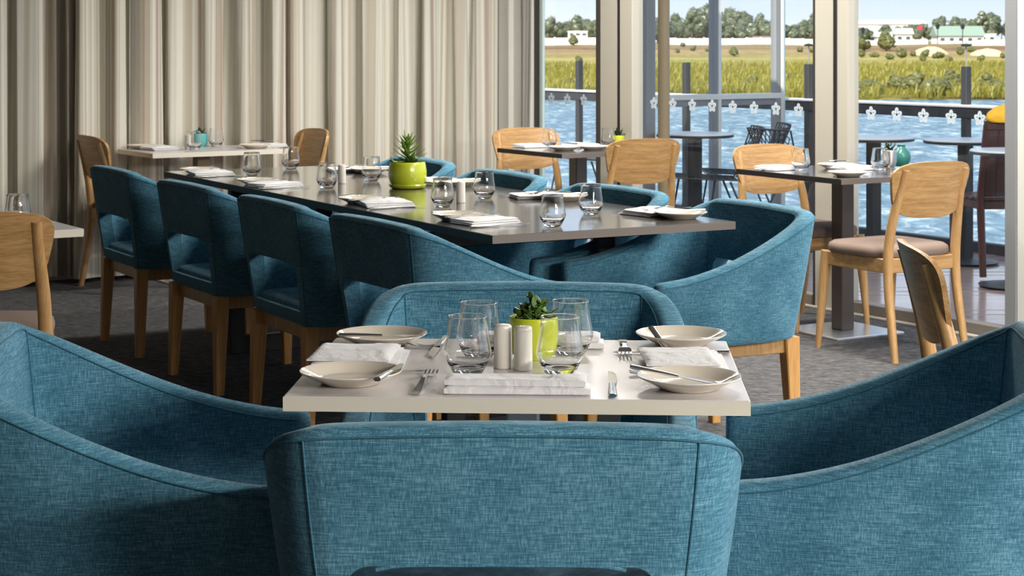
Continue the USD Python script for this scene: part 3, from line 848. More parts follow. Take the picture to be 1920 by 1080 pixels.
def shell_surface():
    c = plan_curve()
    n = len(c)
    z = arm_height(c[:, 1], c[:, 0])
    z = np.convolve(np.pad(z, 4, mode='edge'), np.ones(9) / 9, 'valid')
    z += 0.004 * np.exp(-(c[:, 0] / 0.2) ** 2) * (c[:, 1] < -0.29)
    tang = np.gradient(c, axis=0); tang /= np.linalg.norm(tang, axis=1, keepdims=True)
    nin = np.stack([-tang[:, 1], tang[:, 0]], 1)               # inward
    return c, z, nin


def flare(x, y, z):
    """Narrower towards the seat: the shell leans out as it rises."""
    k = np.clip((0.76 - z) / (0.76 - BZ), -0.15, 1)
    return x * (1 - 0.150 * k * (0.55 + 0.45 * k)), y + 0.052 * k * np.clip((0.05 - y) / 0.36, 0, 1)


def shell_section(p, nin, h, k=1.0, adv=(0, 0)):
    th = TH
    prof = []                                                    # (inset, height)
    zs = np.linspace(BZ, h - 0.022, 7)
    prof += [(0.006, BZ), (0, BZ + 0.01)] + [(0, z) for z in zs[1:]]
    prof += [(0.0025, h - 0.011), (0.009, h - 0.0035), (0.019, h), (th - 0.019, h), (th - 0.009, h - 0.0035), (th - 0.0025, h - 0.011)]
    prof += [(th, z) for z in zs[1:][::-1]] + [(th, BZ + 0.01), (th - 0.006, BZ)]
    prof = np.array(prof)
    mid = np.array([th / 2, 0])
    o = mid[0] + (prof[:, 0] - mid[0]) * k
    z = np.where(prof[:, 1] > BZ + 0.15, prof[:, 1] - (1 - k) * 0.02, prof[:, 1])
    x = p[0] + adv[0] + nin[0] * o
    y = p[1] + adv[1] + nin[1] * o
    x, y = flare(x, y, z)
    return np.stack([x, y, z], 1)


def shell_mesh():
    c, z, nin = shell_surface()
    secs = []
    f0, f1 = (c[0] - c[1]) / np.linalg.norm(c[0] - c[1]), (c[-1] - c[-2]) / np.linalg.norm(c[-1] - c[-2])
    ends = [(0.30, 0.0245), (0.62, 0.022), (0.85, 0.015), (0.96, 0.007)]
    for k, a in ends:
        secs.append(shell_section(c[0], nin[0], z[0], k, f0 * a))
    for i in range(len(c)):
        secs.append(shell_section(c[i], nin[i], z[i]))
    for k, a in ends[::-1]:
        secs.append(shell_section(c[-1], nin[-1], z[-1], k, f1 * a))
    nu, nv = len(secs), len(secs[0])
    V = np.vstack(secs)
    Fc = grid_faces(nu, nv, closed_v=True)
    V = np.vstack([V, secs[0].mean(0), secs[-1].mean(0)])
    for j in range(nv):
        Fc += [(nu * nv, (j + 1) % nv, j), (nu * nv + 1, (nu - 1) * nv + j, (nu - 1) * nv + (j + 1) % nv)]
    m = trimesh.Trimesh(V, Fc, process=False)
    if m.volume < 0:
        m.invert()
    return m


def arch_cut():
    """The opening through the back, rounded at its upper corners."""
    g = Polygon([(-0.205, 0.30), (0.205, 0.30), (0.228, 0.592), (-0.228, 0.592)]).buffer(-0.035).buffer(0.035, 6)
    g = g.intersection(sbox(-1, 0.425, 1, 1)).union(sbox(-0.21, 0.425, 0.21, 0.46))
    m = trimesh.creation.extrude_polygon(g, 0.4, engine='earcut')
    m.apply_transform(trimesh.transformations.rotation_matrix(math.pi / 2, [1, 0, 0]))
    m.apply_translation([0, -0.13, 0])
    return m


def top_line(o, dz, i0=0, i1=None):
    c, z, nin = shell_surface()
    pts = []
    for i in range(len(c)):
        p = c[i] + nin[i] * o
        x, y = flare(p[0], p[1], z[i] + dz)
        pts.append((x, y, z[i] + dz))
    return np.array(pts)[i0:i1]


def seam(i, o, z_lo, extra=0.0):
    c, z, nin = shell_surface()
    pts = []
    for zz in np.linspace(z_lo, z[i] - 0.013, 14):
        p = c[i] + nin[i] * (o + extra)
        x, y = flare(p[0], p[1], zz)
        pts.append((x, y, zz))
    return np.array(pts)


def armchair(t):
    s = man(shell_mesh()) - man(arch_cut())
    c, z, nin = shell_surface()
    # split at the corner seams
    def wedge(sgn):
        g = Polygon([(sgn * 0.303, -0.40), (sgn * 0.225, -0.225), (sgn * 0.225, 0.5), (sgn * 0.6, 0.5), (sgn * 0.6, -0.40)])
        return man(prism(g, 1.2))
    wl, wr = wedge(-1), wedge(1)
    obj('backrest', tm(s - wl - wr), 'teal_fabric', t, 40)
    obj('armrest', tm(s ^ wl), 'teal_fabric', t, 40)
    obj('armrest', tm(s ^ wr), 'teal_fabric', t, 40)
    # seat cushion
    g = Polygon([(-0.262, -0.25), (0.262, -0.25), (0.285, 0.27), (-0.285, 0.27)]).buffer(0.0)
    a = np.array(g.buffer(-0.03).buffer(0.03, 5).exterior.coords)[:-1]
    layers = []
    for zz, ins in ((0.380, 0.012), (0.388, 0.0), (0.415, 0.0), (0.432, 0.006), (0.444, 0.020), (0.449, 0.045)):
        b = a * (1 - ins / 0.27)
        layers.append(np.column_stack([b, np.full(len(b), zz)]))
    V = np.vstack(layers + [[[0, 0, 0.452]], [[0, 0, 0.380]]])
    n = len(a)
    Fc = [tuple(q) for q in grid_faces(len(layers), n, closed_v=True)]
    k = len(layers) * n
    for j in range(n):
        Fc += [(k, (len(layers) - 1) * n + j, (len(layers) - 1) * n + (j + 1) % n), (k + 1, (j + 1) % n, j)]
    m = trimesh.Trimesh(V, Fc, process=False)
    if m.volume < 0:
        m.invert()
    obj('seat', m, 'teal_fabric', t, 45)
    # piping and stitched seams
    obj('piping', tube(top_line(-0.0002, -0.014), 0.0018, 6), 'teal_piping', t)
    obj('piping', tube(top_line(TH + 0.0002, -0.014), 0.0018, 6), 'teal_piping', t)
    ic = [i for i in range(len(c)) if abs(c[i, 0]) < 0.302 and c[i, 1] < -0.2]
    for i in (ic[0], ic[-1]):
        obj('piping', tube(seam(i, -0.0002, BZ + 0.005), 0.0018, 6), 'teal_piping', t)
    inn = [i for i in range(len(c)) if abs(c[i, 0]) < 0.315 and c[i, 1] < -0.2]
    for i in (inn[0], inn[-1]):
        obj('piping', tube(seam(i, TH + 0.0004, 0.45), 0.002, 6), 'teal_piping', t)
    # the stitched lip along the top of the opening
    lip = []
    for x in np.linspace(-0.19, 0.19, 16):
        X, Y = flare(x, -0.312, 0.594)
        lip.append((X, Y - 0.0004, 0.5945 - 0.007 * abs(x / 0.19) ** 8))
    obj('piping', tube(np.array(lip), 0.0028, 6), 'teal_fabric', t)
    # timber frame and tapered legs
    for sy in (-1, 1):
        obj('rail', bx(-0.225, 0.225, sy * 0.225 - 0.013, sy * 0.225 + 0.013, 0.325, 0.378, 0.003), 'oak_leg', t)
    for sx in (-1, 1):
        obj('rail', bx(sx * 0.236 - 0.013, sx * 0.236 + 0.013, -0.225, 0.225, 0.325, 0.378, 0.003), 'oak_leg', t)
    for sx in (-1, 1):
        for sy in (-1, 1):
            obj('leg', taper((sx * 0.238, sy * 0.238, 0.378), (sx * 0.252, sy * 0.250, 0.0), 0.027, 0.0165), 'honey_leg', t)


KINDS['armchair'] = (armchair, 'armchair', 'chair')


# ------------------------------------------------------------------ bentwood dining chair (faces +y)
def wooden_chair(t):
    def superel(w0, w1, z0, z1, n=64):
        o = []
        for a in np.linspace(0, 2 * np.pi, n, endpoint=False):
            ca, sa = math.cos(a), math.sin(a)
            e = 0.46
            x = math.copysign(abs(ca) ** e, ca); zz = math.copysign(abs(sa) ** e, sa)
            f = (zz + 1) / 2
            o.append((x * (w0 + (w1 - w0) * f ** 0.8), z0 + (z1 - z0) * f - 0.010 * (x * x) * (1 if zz > 0 else -1) * abs(zz)))
        return o

    def bend(x, z):
        y = -0.192 - 0.26 * (z - 0.45) + 0.9 * x * x - 0.03
        return np.stack([x, y, z], 1)

    obj('backrest', panel(superel(0.182, 0.234, 0.604, 0.848), 0.0135, bend), 'oak', t, 40)
    for s in (-1, 1):
        pts = spline([(s * 0.205, -0.262, 0.0), (s * 0.198, -0.225, 0.22), (s * 0.194, -0.208, 0.42), (s * 0.190, -0.222, 0.56), (s * 0.176, -0.254, 0.70), (s * 0.168, -0.288, 0.815)], 26)
        r = np.interp(pts[:, 2], [0, 0.2, 0.43, 0.6, 0.8], [0.0150, 0.0195, 0.0220, 0.0205, 0.0170])
        obj('rear_leg', tube(pts, r, 14), 'oak_leg', t, 50)
    for s in (-1, 1):
        pts = np.array([(s * 0.190, 0.185, 0.432), (s * 0.196, 0.193, 0.34), (s * 0.205, 0.206, 0.17), (s * 0.214, 0.219, 0.0)])
        obj('front_leg', tube(pts, [0.0265, 0.0250, 0.0190, 0.0120], 14), 'oak_leg', t, 50)
    for s in (-1, 1):
        obj('rail', bx(s * 0.192 - 0.011, s * 0.192 + 0.011, -0.19, 0.175, 0.372, 0.434, 0.004), 'oak', t)
    obj('rail', bx(-0.18, 0.18, 0.172, 0.194, 0.372, 0.434, 0.004), 'oak', t)
    obj('rail', bx(-0.18, 0.18, -0.214, -0.192, 0.372, 0.434, 0.004), 'oak', t)
    V, n = [], 56
    for z, k in ((0.434, 0.97), (0.438, 1.0), (0.455, 1.015), (0.470, 0.995), (0.480, 0.93), (0.486, 0.75), (0.489, 0.4)):
        for a in np.linspace(0, 2 * np.pi, n, endpoint=False):
            ca, sa = math.cos(a), math.sin(a)
            x = math.copysign(abs(ca) ** 0.5, ca) * 0.218
            y = math.copysign(abs(sa) ** 0.5, sa) * 0.212
            V.append((x * k * (1 + 0.10 * y), y * k - 0.002, z))
    V += [(0, 0, 0.489), (0, 0, 0.434)]
    Fc = grid_faces(7, n, closed_v=True)
    for j in range(n):
        Fc += [(7 * n, 6 * n + j, 6 * n + (j + 1) % n), (7 * n + 1, (j + 1) % n, j)]
    m = trimesh.Trimesh(V, Fc, process=False)
    if m.volume < 0:
        m.invert()
    obj('seat_cushion', m, 'seat_cloth', t, 50)


KINDS['wooden_chair'] = (wooden_chair, 'wooden_chair', 'chair')


# ------------------------------------------------------------------ tableware
def thin_tumbler(t):
    wall = [(0.0385, 0.0235), (0.0418, 0.0300), (0.0432, 0.0345), (0.0435, 0.0380), (0.0429, 0.0430), (0.0413, 0.0530), (0.0390, 0.0660), (0.0371, 0.0780), (0.0358, 0.0890), (0.0352, 0.0980), (0.0350, 0.1030)]
    obj('wall', lathe(wall, 48), 'thin_glass', t, True)
    obj('rim', lathe([(0.0343, 0.1030), (0.0350, 0.1024), (0.0357, 0.1030), (0.0356, 0.1040), (0.0350, 0.1044), (0.0344, 0.1040), (0.0343, 0.1030)], 48), 'drinking_glass', t, True)
    base = [(0, 0.0), (0.0245, 0.0), (0.0270, 0.0015), (0.0292, 0.0050), (0.0335, 0.0130), (0.0386, 0.0235), (0.0376, 0.0238), (0.0335, 0.0185), (0.0260, 0.0145), (0.0140, 0.0125), (0, 0.0120)]
    obj('base', lathe(base, 48), 'drinking_glass', t, 50)


def tumbler(t):
    outer = [(0, 0.0), (0.0245, 0.0), (0.0270, 0.0015), (0.0292, 0.0050), (0.0335, 0.0130), (0.0400, 0.0262), (0.0432, 0.0345), (0.0435, 0.0380), (0.0429, 0.0430), (0.0413, 0.0530), (0.0390, 0.0660), (0.0371, 0.0780), (0.0358, 0.0890), (0.0352, 0.0980), (0.0350, 0.1030)]
    inner = [(0.0345, 0.1044), (0.0340, 0.1030), (0.0342, 0.0980), (0.0348, 0.0890), (0.0361, 0.0780), (0.0380, 0.0660), (0.0402, 0.0530), (0.0417, 0.0435), (0.0421, 0.0385), (0.0410, 0.0335), (0.0370, 0.0260), (0.0310, 0.0190), (0.0230, 0.0145), (0.0120, 0.0125), (0, 0.0120)]
    obj('tumbler', lathe(outer + inner, 48), 'drinking_glass', t, 50)


KINDS['glass'] = (tumbler, 'drinking_glass', 'glass')
KINDS['thin_glass'] = (thin_tumbler, 'drinking_glass', 'glass')


def plate(t):
    p = [(0, 0.0), (0.050, 0.0), (0.0525, 0.0015), (0.0545, 0.0035), (0.066, 0.0090), (0.080, 0.0155), (0.0885, 0.0200), (0.0905, 0.0218), (0.0900, 0.0232), (0.0880, 0.0232), (0.0790, 0.0190), (0.066, 0.0130), (0.058, 0.0095), (0.0520, 0.0075), (0.030, 0.0068), (0, 0.0066)]
    obj('dish', lathe(p, 56), 'ceramic', t, 40)


KINDS['plate'] = (plate, 'side_plate', 'plate')


def strip(poly, lift, th):
    """Flat ware: an outline in x (length) and y, cut from sheet, lifted along x by lift(x)."""
    m = prism(poly, th)
    v, f = trimesh.remesh.subdivide_to_size(m.vertices, m.faces, 0.012)
    v = v.copy()
    v[:, 2] += lift(v[:, 0])
    return trimesh.Trimesh(v, f, process=True)


def fork(t):
    L = 0.20
    handle = Polygon([(0, -0.0065), (0.004, -0.0082), (0.05, -0.0062), (0.09, -0.0036), (0.128, -0.0036), (0.134, -0.006), (0.140, -0.0115), (0.148, -0.0128), (0.156, -0.0126), (0.156, 0.0126), (0.148, 0.0128), (0.140, 0.0115), (0.134, 0.006), (0.128, 0.0036), (0.09, 0.0036), (0.05, 0.0062), (0.004, 0.0082), (0, 0.0065)])
    lift = lambda x: np.interp(x, [0, 0.02, 0.06, 0.10, 0.135, 0.155, 0.175, 0.20], [0.0008, 0.0008, 0.004, 0.011, 0.0085, 0.003, 0.0015, 0.006])
    obj('handle', strip(handle, lift, 0.0024), 'steel', t, 35)
    for k in range(4):
        y = -0.0104 + k * 0.00693
        tine = Polygon([(0.154, y - 0.0022), (0.190, y - 0.0016), (0.20, y - 0.0008), (0.20, y + 0.0008), (0.190, y + 0.0016), (0.154, y + 0.0022)])
        obj('tine', strip(tine, lift, 0.0022), 'steel', t, 35)


def knife(L, hl, bw):
    def f(t):
        h = []
        for x, w, z in ((0, 0.0062, 0.0035), (0.003, 0.0080, 0.0040), (0.03, 0.0078, 0.0040), (hl * 0.7, 0.0064, 0.0034), (hl, 0.0052, 0.0026)):
            for a in np.linspace(0, 2 * np.pi, 14, endpoint=False):
                h.append((x, w * math.copysign(abs(math.cos(a)) ** 0.7, math.cos(a)), 0.0042 + z * math.sin(a)))
        obj('handle', tm(m3.Manifold.hull_points(np.array(h, np.float32))), 'steel', t, 40)
        b = Polygon([(hl - 0.004, -0.0045), (hl + 0.012, -bw * 0.8), (hl + 0.03, -bw), (L - 0.03, -bw), (L - 0.008, -bw * 0.55), (L, 0.003), (L - 0.004, 0.0045), (hl + 0.02, 0.0048), (hl - 0.004, 0.0042)])
        obj('blade', moved(prism(b, 0.0016), (0, 0, 0.0034)), 'steel', t, 30)
    return f


KINDS['fork'] = (fork, 'fork', 'fork')
KINDS['knife'] = (knife(0.225, 0.105, 0.0098), 'table_knife', 'knife')
KINDS['butter_knife'] = (knife(0.165, 0.085, 0.0088), 'butter_knife', 'knife')


def napkin_mesh(w, d, layers, th, seed, slump=0.0, rr=None):
    """A napkin folded in layers, each a little uneven."""
    r = np.random.default_rng(seed)
    ms = []
    z = 0.0
    for k in range(layers):
        ww, dd = w * (1 - 0.02 * k + r.uniform(-.008, .008)), d * (1 - 0.035 * k)
        nx, ny = 34, 22
        u, v_ = np.meshgrid(np.linspace(-1, 1, nx), np.linspace(-1, 1, ny), indexing='ij')
        X, Y = u * ww / 2, v_ * dd / 2
        ed = np.minimum((1 - np.abs(u)) * ww / 2, (1 - np.abs(v_)) * dd / 2)
        r_ = min(rr or th * 0.5, th * 0.5)
        body = th * 0.5 - r_ + np.where(ed < r_, np.sqrt(np.clip(r_ * r_ - (r_ - np.clip(ed, 0, r_)) ** 2, 0, None)), r_)
        wave = (meshkit.fbm(np.stack([X * 22, Y * 22, np.full_like(X, seed + k * 3.1)], -1), 3, seed) - 0.5) * th * (0.7 + 0.4 * k)
        bow = slump * (1 - np.abs(u) ** 2) * th
        top, bot = z + th * 0.5 + body + np.where(k == layers - 1, wave + bow, wave * 0.2) * np.clip(ed / 0.012, 0, 1), z + th * 0.5 - body
        P = np.concatenate([np.stack([X, Y, top], -1).reshape(-1, 3), np.stack([X, Y, bot], -1).reshape(-1, 3)])
        f = grid_faces(nx, ny)
        o = nx * ny
        f2 = [(a + o, c + o, b + o) for a, b, c in f]
        ring = [i * ny for i in range(nx)] + [(nx - 1) * ny + j for j in range(1, ny)] + [i * ny + ny - 1 for i in range(nx - 2, -1, -1)] + [j for j in range(ny - 2, 0, -1)]
        f3 = []
        for q in range(len(ring)):
            a, b = ring[q], ring[(q + 1) % len(ring)]
            f3 += [(a, a + o, b + o), (a, b + o, b)]
        m = trimesh.Trimesh(P, f + f2 + f3, process=True)
        m.update_faces(m.nondegenerate_faces())
        if m.volume < 0:
            m.invert()
        m.apply_transform(trimesh.transformations.rotation_matrix(r.normal(0, 0.02), [0, 0, 1]))
        m.apply_translation([r.normal(0, 0.002), (0.008 * k if k else 0), 0])
        ms.append(m)
        z += th * 0.93
    return ms


def napkin(w, d, layers, th, seed, slump=0.0, rr=None):
    def f(t):
        for k, m in enumerate(napkin_mesh(w, d, layers, th, seed, slump, rr)):
            obj('fold', m, 'linen', t, 45)
    return f


KINDS['napkin_long'] = (napkin(0.248, 0.060, 2, 0.0130, 4, 0.15, 0.0022), 'napkin', 'napkin')
KINDS['napkin_square'] = (napkin(0.195, 0.145, 3, 0.0062, 8, 0.4, 0.0022), 'napkin', 'napkin')
KINDS['napkin_soft'] = (napkin(0.185, 0.165, 3, 0.0062, 12, 1.1, 0.0022), 'napkin', 'napkin')


def shaker(holes):
    def f(t):
        obj('body', lathe([(0, 0), (0.0160, 0), (0.0168, 0.001), (0.0171, 0.004), (0.0169, 0.04), (0.0167, 0.074), (0.0160, 0.0775), (0.0140, 0.0795), (0.007, 0.0808), (0, 0.0812)], 36), 'shaker_ceramic', t, 40)
        for k in range(holes):
            a = k * 2 * math.pi / max(holes, 1)
            r_ = 0.004 if holes > 1 else 0
            obj('hole', lathe([(0, 0), (0.0009, 0), (0.0009, 0.0004), (0, 0.0005)], 10).apply_translation([r_ * math.cos(a), r_ * math.sin(a), 0.0808]), 'hole_black', t)
    return f


KINDS['salt_shaker'] = (shaker(1), 'salt_shaker', 'shaker')
KINDS['pepper_shaker'] = (shaker(3), 'pepper_shaker', 'shaker')


def leaf(L, W, th, curl, seed=0):
    n = 9
    V = []
    for i, s in enumerate(np.linspace(0, 1, n)):
        w = W * (math.sin(math.pi * min(1, s * 0.96 + 0.04) ** 0.8)) ** 0.75 * 0.5 + 0.0006
        if i == n - 1:
            w = 0.0004
        z = curl * L * s * s
        for a in np.linspace(0, 2 * np.pi, 8, endpoint=False):
            V.append((w * math.cos(a), s * L, z + th * 0.5 * math.sin(a) * (1 - 0.7 * s)))
    Fc = grid_faces(n, 8, closed_v=True)
    V += [(0, 0, 0), (0, L * 1.01, curl * L)]
    for j in range(8):
        Fc += [(n * 8, (j + 1) % 8, j), (n * 8 + 1, (n - 1) * 8 + j, (n - 1) * 8 + (j + 1) % 8)]
    m = trimesh.Trimesh(V, Fc, process=False)
    if m.volume < 0:
        m.invert()
    return m


def rosette(t, parent_mat, z0, stem_h, n, L, W, th, tilt0, tilt1, seed, mat='leaf_green', spread=0.0):
    r = np.random.default_rng(seed)
    for k in range(n):
        f = k / max(1, n - 1)
        a = k * 2.39996 + r.normal(0, 0.15)
        tilt = math.radians(tilt0 + (tilt1 - tilt0) * f + r.normal(0, 6))
        s = (1.0 - 0.45 * f) * r.uniform(0.85, 1.15)
        m = leaf(L * s, W * s, th, r.uniform(-0.1, 0.35))
        m = moved(m, rx=tilt)
        m = moved(m, (0, 0.004, 0))
        m = moved(m, (r.normal(0, spread), r.normal(0, spread), z0 + stem_h * (0.1 + 0.9 * f)), rz=a)
        obj('leaf', m, mat, t, 60)


def pot_profile(r0, r1, r2, h, w=0.005, lip=0.0):
    """r0 base, r1 belly, r2 rim."""
    o = spline([(r0, 0.004), ((r0 + r1) / 2 * 1.06, h * 0.22), (r1, h * 0.55), ((r1 + r2) / 2 * 1.005, h * 0.82), (r2, h - 0.002)], 14)
    inn = o[::-1] - [w, 0]
    inn = inn[inn[:, 1] > h * 0.7]
    return [(0, 0), (r0 * 0.95, 0)] + [tuple(p) for p in o] + [(r2 - w * 0.5, h + 0.001)] + [tuple(p) for p in inn] + [(0, h * 0.72)]


def jade_pot(t):
    pot = obj('pot', lathe(pot_profile(0.036, 0.0475, 0.0465, 0.078, 0.0045), 44), 'lime_glaze', t, 50)
    obj('soil', lathe([(0, 0.060), (0.042, 0.060), (0.0415, 0.066), (0, 0.069)], 24), 'soil', t)
    r = np.random.default_rng(5)
    tips = [(0, 0, 0.113), (0.016, 0.004, 0.103), (-0.016, 0.002, 0.100), (0.004, -0.016, 0.097), (-0.010, -0.012, 0.088), (0.024, -0.006, 0.088), (-0.026, -0.004, 0.084), (0.012, 0.014, 0.10)]
    for k, (x, y, z) in enumerate(tips):
        obj('stem', tube([(x * 0.25, y * 0.25, 0.064), (x * 0.8, y * 0.8, z - 0.02), (x, y, z - 0.006)], [0.0035, 0.0028, 0.002], 7), 'leaf_green', t)
        for j in range(9):
            a = j * 2.39996 + r.uniform(0, 1)
            s = r.uniform(0.75, 1.15)
            m = leaf(0.021 * s, 0.0145 * s, 0.0042, r.uniform(0.05, 0.4))
            m = moved(m, rx=math.radians(r.uniform(-15, 62)))
            obj('leaf', moved(m, (x, y, z - 0.022 + 0.0027 * j), rz=a), 'leaf_green', t, 60)


def agave_pot(t):
    obj('pot', lathe(pot_profile(0.055, 0.079, 0.073, 0.108, 0.006), 48), 'lime_glaze', t, 50)
    obj('saucer', lathe([(0, 0), (0.062, 0), (0.073, 0.006), (0.078, 0.016), (0.0765, 0.018), (0.070, 0.010), (0.058, 0.008)], 48), 'lime_glaze', t, 50)
    obj('soil', lathe([(0, 0.085), (0.066, 0.085), (0.066, 0.094), (0, 0.098)], 24), 'soil', t)
    obj('stem', tube([(0, 0, 0.09), (0.004, 0, 0.15), (0.006, 0, 0.205)], [0.007, 0.006, 0.004], 8), 'leaf_green', t)
    rosette(t, None, 0.098, 0.100, 30, 0.080, 0.021, 0.0065, 2, 58, 3, 'leaf_bright')
    rosette(t, None, 0.094, 0.02, 16, 0.042, 0.026, 0.008, 20, 60, 9, 'leaf_green', 0.022)


def cup_pot(mat, leafm, n, L, W, h=0.075, r=0.04):
    def f(t):
        obj('pot', lathe(pot_profile(r * 0.72, r, r * 0.97, h, 0.004), 36), mat, t, 50)
        obj('soil', lathe([(0, h * 0.8), (r * 0.9, h * 0.8), (r * 0.9, h * 0.86), (0, h * 0.9)], 20), 'soil', t)
        rosette(t, None, h * 0.88, 0.03, n, L, W, 0.006, 5, 75, 11, leafm, r * 0.25)
    return f


KINDS['jade_pot'] = (jade_pot, 'potted_jade_plant', 'potted plant')
KINDS['agave_pot'] = (agave_pot, 'potted_succulent', 'potted plant')
KINDS['teal_pot'] = (cup_pot('teal_glaze', 'leaf_dark', 18, 0.030, 0.014), 'potted_succulent', 'potted plant')
KINDS['small_lime_pot'] = (cup_pot('lime_glaze', 'leaf_dark', 16, 0.040, 0.016, 0.055, 0.036), 'potted_succulent', 'potted plant')
KINDS['steel_pot'] = (cup_pot('brushed_steel', 'leaf_dark', 22, 0.036, 0.018, 0.085, 0.034), 'potted_succulent', 'potted plant')


def vase(t):
    obj('body', lathe([(0, 0), (0.026, 0), (0.040, 0.02), (0.046, 0.045), (0.040, 0.07), (0.022, 0.088), (0.018, 0.098), (0.022, 0.104), (0.019, 0.104), (0.015, 0.097), (0, 0.09)], 32), 'green_glaze', t, 50)


KINDS['vase'] = (vase, 'vase', 'vase')

# ------------------------------------------------------------------ tables
ZT = 0.75


def pedestal(t, cx, cy, plate_mat='polished_plate', a=0.40, post=0.038, post_mat='dark_steel_post', top_th=0.025):
    obj('post', bx(cx - post, cx + post, cy - post, cy + post, 0.012, ZT - top_th - 0.006, 0.004), post_mat, t)
    obj('base_plate', bx(cx - a / 2, cx + a / 2, cy - a / 2, cy + a / 2, 0.0, 0.012, 0.003), plate_mat, t)
    obj('top_bracket', bx(cx - 0.13, cx + 0.13, cy - 0.13, cy + 0.13, ZT - top_th - 0.006, ZT - top_th, 0.002), 'black_metal', t)


def small_table(label, loc, ang, w, d, top_mat, edge_mat=None, group=None, **k):
    """Origin at the middle of the table's near edge on the floor; x along that edge, y away."""
    t = thing('dining_table', label, 'table', loc, ang, group)
    obj('tabletop', bx(-w / 2, w / 2, 0, d, ZT - 0.025, ZT, 0.0015), top_mat, t)
    if edge_mat:                               # an edge band, slightly proud of the board; its colours carry light and shade
        e = 0.0012
        for n_, q in enumerate(((-w / 2 - e, w / 2 + e, -e, 0.0006), (-w / 2 - e, w / 2 + e, d - 0.0006, d + e), (-w / 2 - e, -w / 2 + 0.0006, 0, d), (w / 2 - 0.0006, w / 2 + e, 0, d))):
            obj('edge_band', bx(*q, ZT - 0.0252, ZT - 0.0012), 'lit_near_edge' if n_ == 0 and edge_mat == 'shaded_edge' else edge_mat, t)
    pedestal(t, 0, d / 2, **k)
    return t


ANG = math.degrees(RA)


def local(loc, ang, x, y, z=0.0):
    a = math.radians(ang)
    return np.array([loc[0] + x * math.cos(a) - y * math.sin(a), loc[1] + x * math.sin(a) + y * math.cos(a), z])


# the white table in front
FT, FA = (0.0055, 3.057, 0), -2.9
small_table('square white laminate table in the centre foreground, laid for four', FT, FA, 0.787, 0.612, 'white_laminate', 'warm_lit_edge', post=0.03, post_mat='brushed_steel')
# the long dark table
LA = 29.0
ld = np.array([-math.sin(math.radians(LA)), math.cos(math.radians(LA))])
lw = np.array([math.cos(math.radians(LA)), math.sin(math.radians(LA))])
LW, LL = 0.925, 3.22
FL = np.array([-0.060, 5.640])
lt = thing('dining_table', 'long dark brown table laid for eight in the middle of the room', 'table', (*FL, 0), LA)
obj('tabletop', bx(0, LW, 0, LL, ZT - 0.026, ZT, 0.002), 'dark_top', lt)
for q, em in (((-0.0012, 0.0006, 0, LL), 'shaded_edge'), ((LW - 0.0006, LW + 0.0012, 0, LL), 'shaded_edge'), ((-0.0012, LW + 0.0012, -0.0012, 0.0006), 'lit_near_edge'), ((-0.0012, LW + 0.0012, LL - 0.0006, LL + 0.0012), 'shaded_edge')):  # near edge painted lighter, the others darker, as lit and shaded
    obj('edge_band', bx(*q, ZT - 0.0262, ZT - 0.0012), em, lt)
for yy, xs in ((0.502, (0.12, 0.72)), (2.515, (0.09, 0.50))):
    for xx in xs:
        obj('leg', bx(xx - 0.036, xx + 0.036, yy - 0.022, yy + 0.022, 0.07, ZT - 0.09, 0.003), 'black_metal', lt)
    obj('floor_bar', bx(0.058, LW - 0.06, yy - 0.022, yy + 0.022, 0.0, 0.075, 0.003), 'black_metal', lt)
    obj('top_bar', bx(0.06, LW - 0.06, yy - 0.022, yy + 0.022, ZT - 0.09, ZT - 0.026, 0.003), 'black_metal', lt)
obj('beam', bx(LW / 2 - 0.03, LW / 2 + 0.03, 0.515, 2.485, ZT - 0.086, ZT - 0.03, 0.003), 'black_metal', lt)

# tables by the windows, the far white one, the left white one
WB = np.array([1.446, 7.98, 0]) + np.array([*(lw * 0.33), 0])
TBA = 30.0
small_table('dark topped small table by the right window on a square steel plate', WB, TBA, 0.66, 0.76, 'dark_top', 'shaded_edge')
WA = np.array([0.270, 9.78, 0]) + np.array([RC, RS, 0]) * 0.33
small_table('dark topped small table by the narrow left window bay', WA, ANG, 0.66, 0.66, 'dark_top', 'shaded_edge')
FWc = (np.array([-1.936, 9.79, 0]) + np.array([-1.286, 10.23, 0])) / 2
small_table('white table against the striped curtain', FWc, 33.0, 0.785, 0.52, 'white_laminate', 'warm_lit_edge', post_mat='timber_post')
LWc = np.array([-1.383, 5.85, 0]) - np.array([RC, RS, 0]) * 0.36
small_table('white table at the left edge, mostly hidden by a wooden chair', LWc, ANG, 0.72, 0.70, 'white_laminate', 'warm_lit_edge')

# ------------------------------------------------------------------ chairs
place('armchair', 'teal armchair in the centre foreground with its back to the camera', (-0.012, 2.91, 0), -0.8, 'teal armchairs at the white table')
place('armchair', 'teal armchair at the left end of the front white table', (-0.700, 3.375, 0), -84.5, 'teal armchairs at the white table')
place('armchair', 'teal armchair at the right end of the front white table', (0.712, 3.405, 0), 81.5, 'teal armchairs at the white table')
place('armchair', 'teal armchair facing the camera behind the front white table', (0.019, 3.88, 0), 178.5, 'teal armchairs at the white table')
ords = ['nearest', 'second nearest', 'third nearest', 'farthest']
LEFT = [(-0.187, 5.82), (-0.600, 6.54), (-1.036, 7.29), (-1.505, 8.126)]
RIGHT = [(0.60, 6.12), (0.170, 6.81), (-0.262, 7.62), (-0.67, 8.50)]
for k, (x, y) in enumerate(LEFT):
    place('armchair', f'{ords[k]} teal armchair on the left side of the long dark table, back in shadow', (x, y, 0), -60.0 + (0.8, -1, 0.6, -0.5)[k], 'teal armchairs along the left of the dark table')
for k, (x, y) in enumerate(RIGHT):
    place('armchair', f'{ords[k]} teal armchair on the right side of the long dark table', (x, y, 0), 120.0 + (-5, 1.5, -1, 0.5)[k], 'teal armchairs along the right of the dark table')

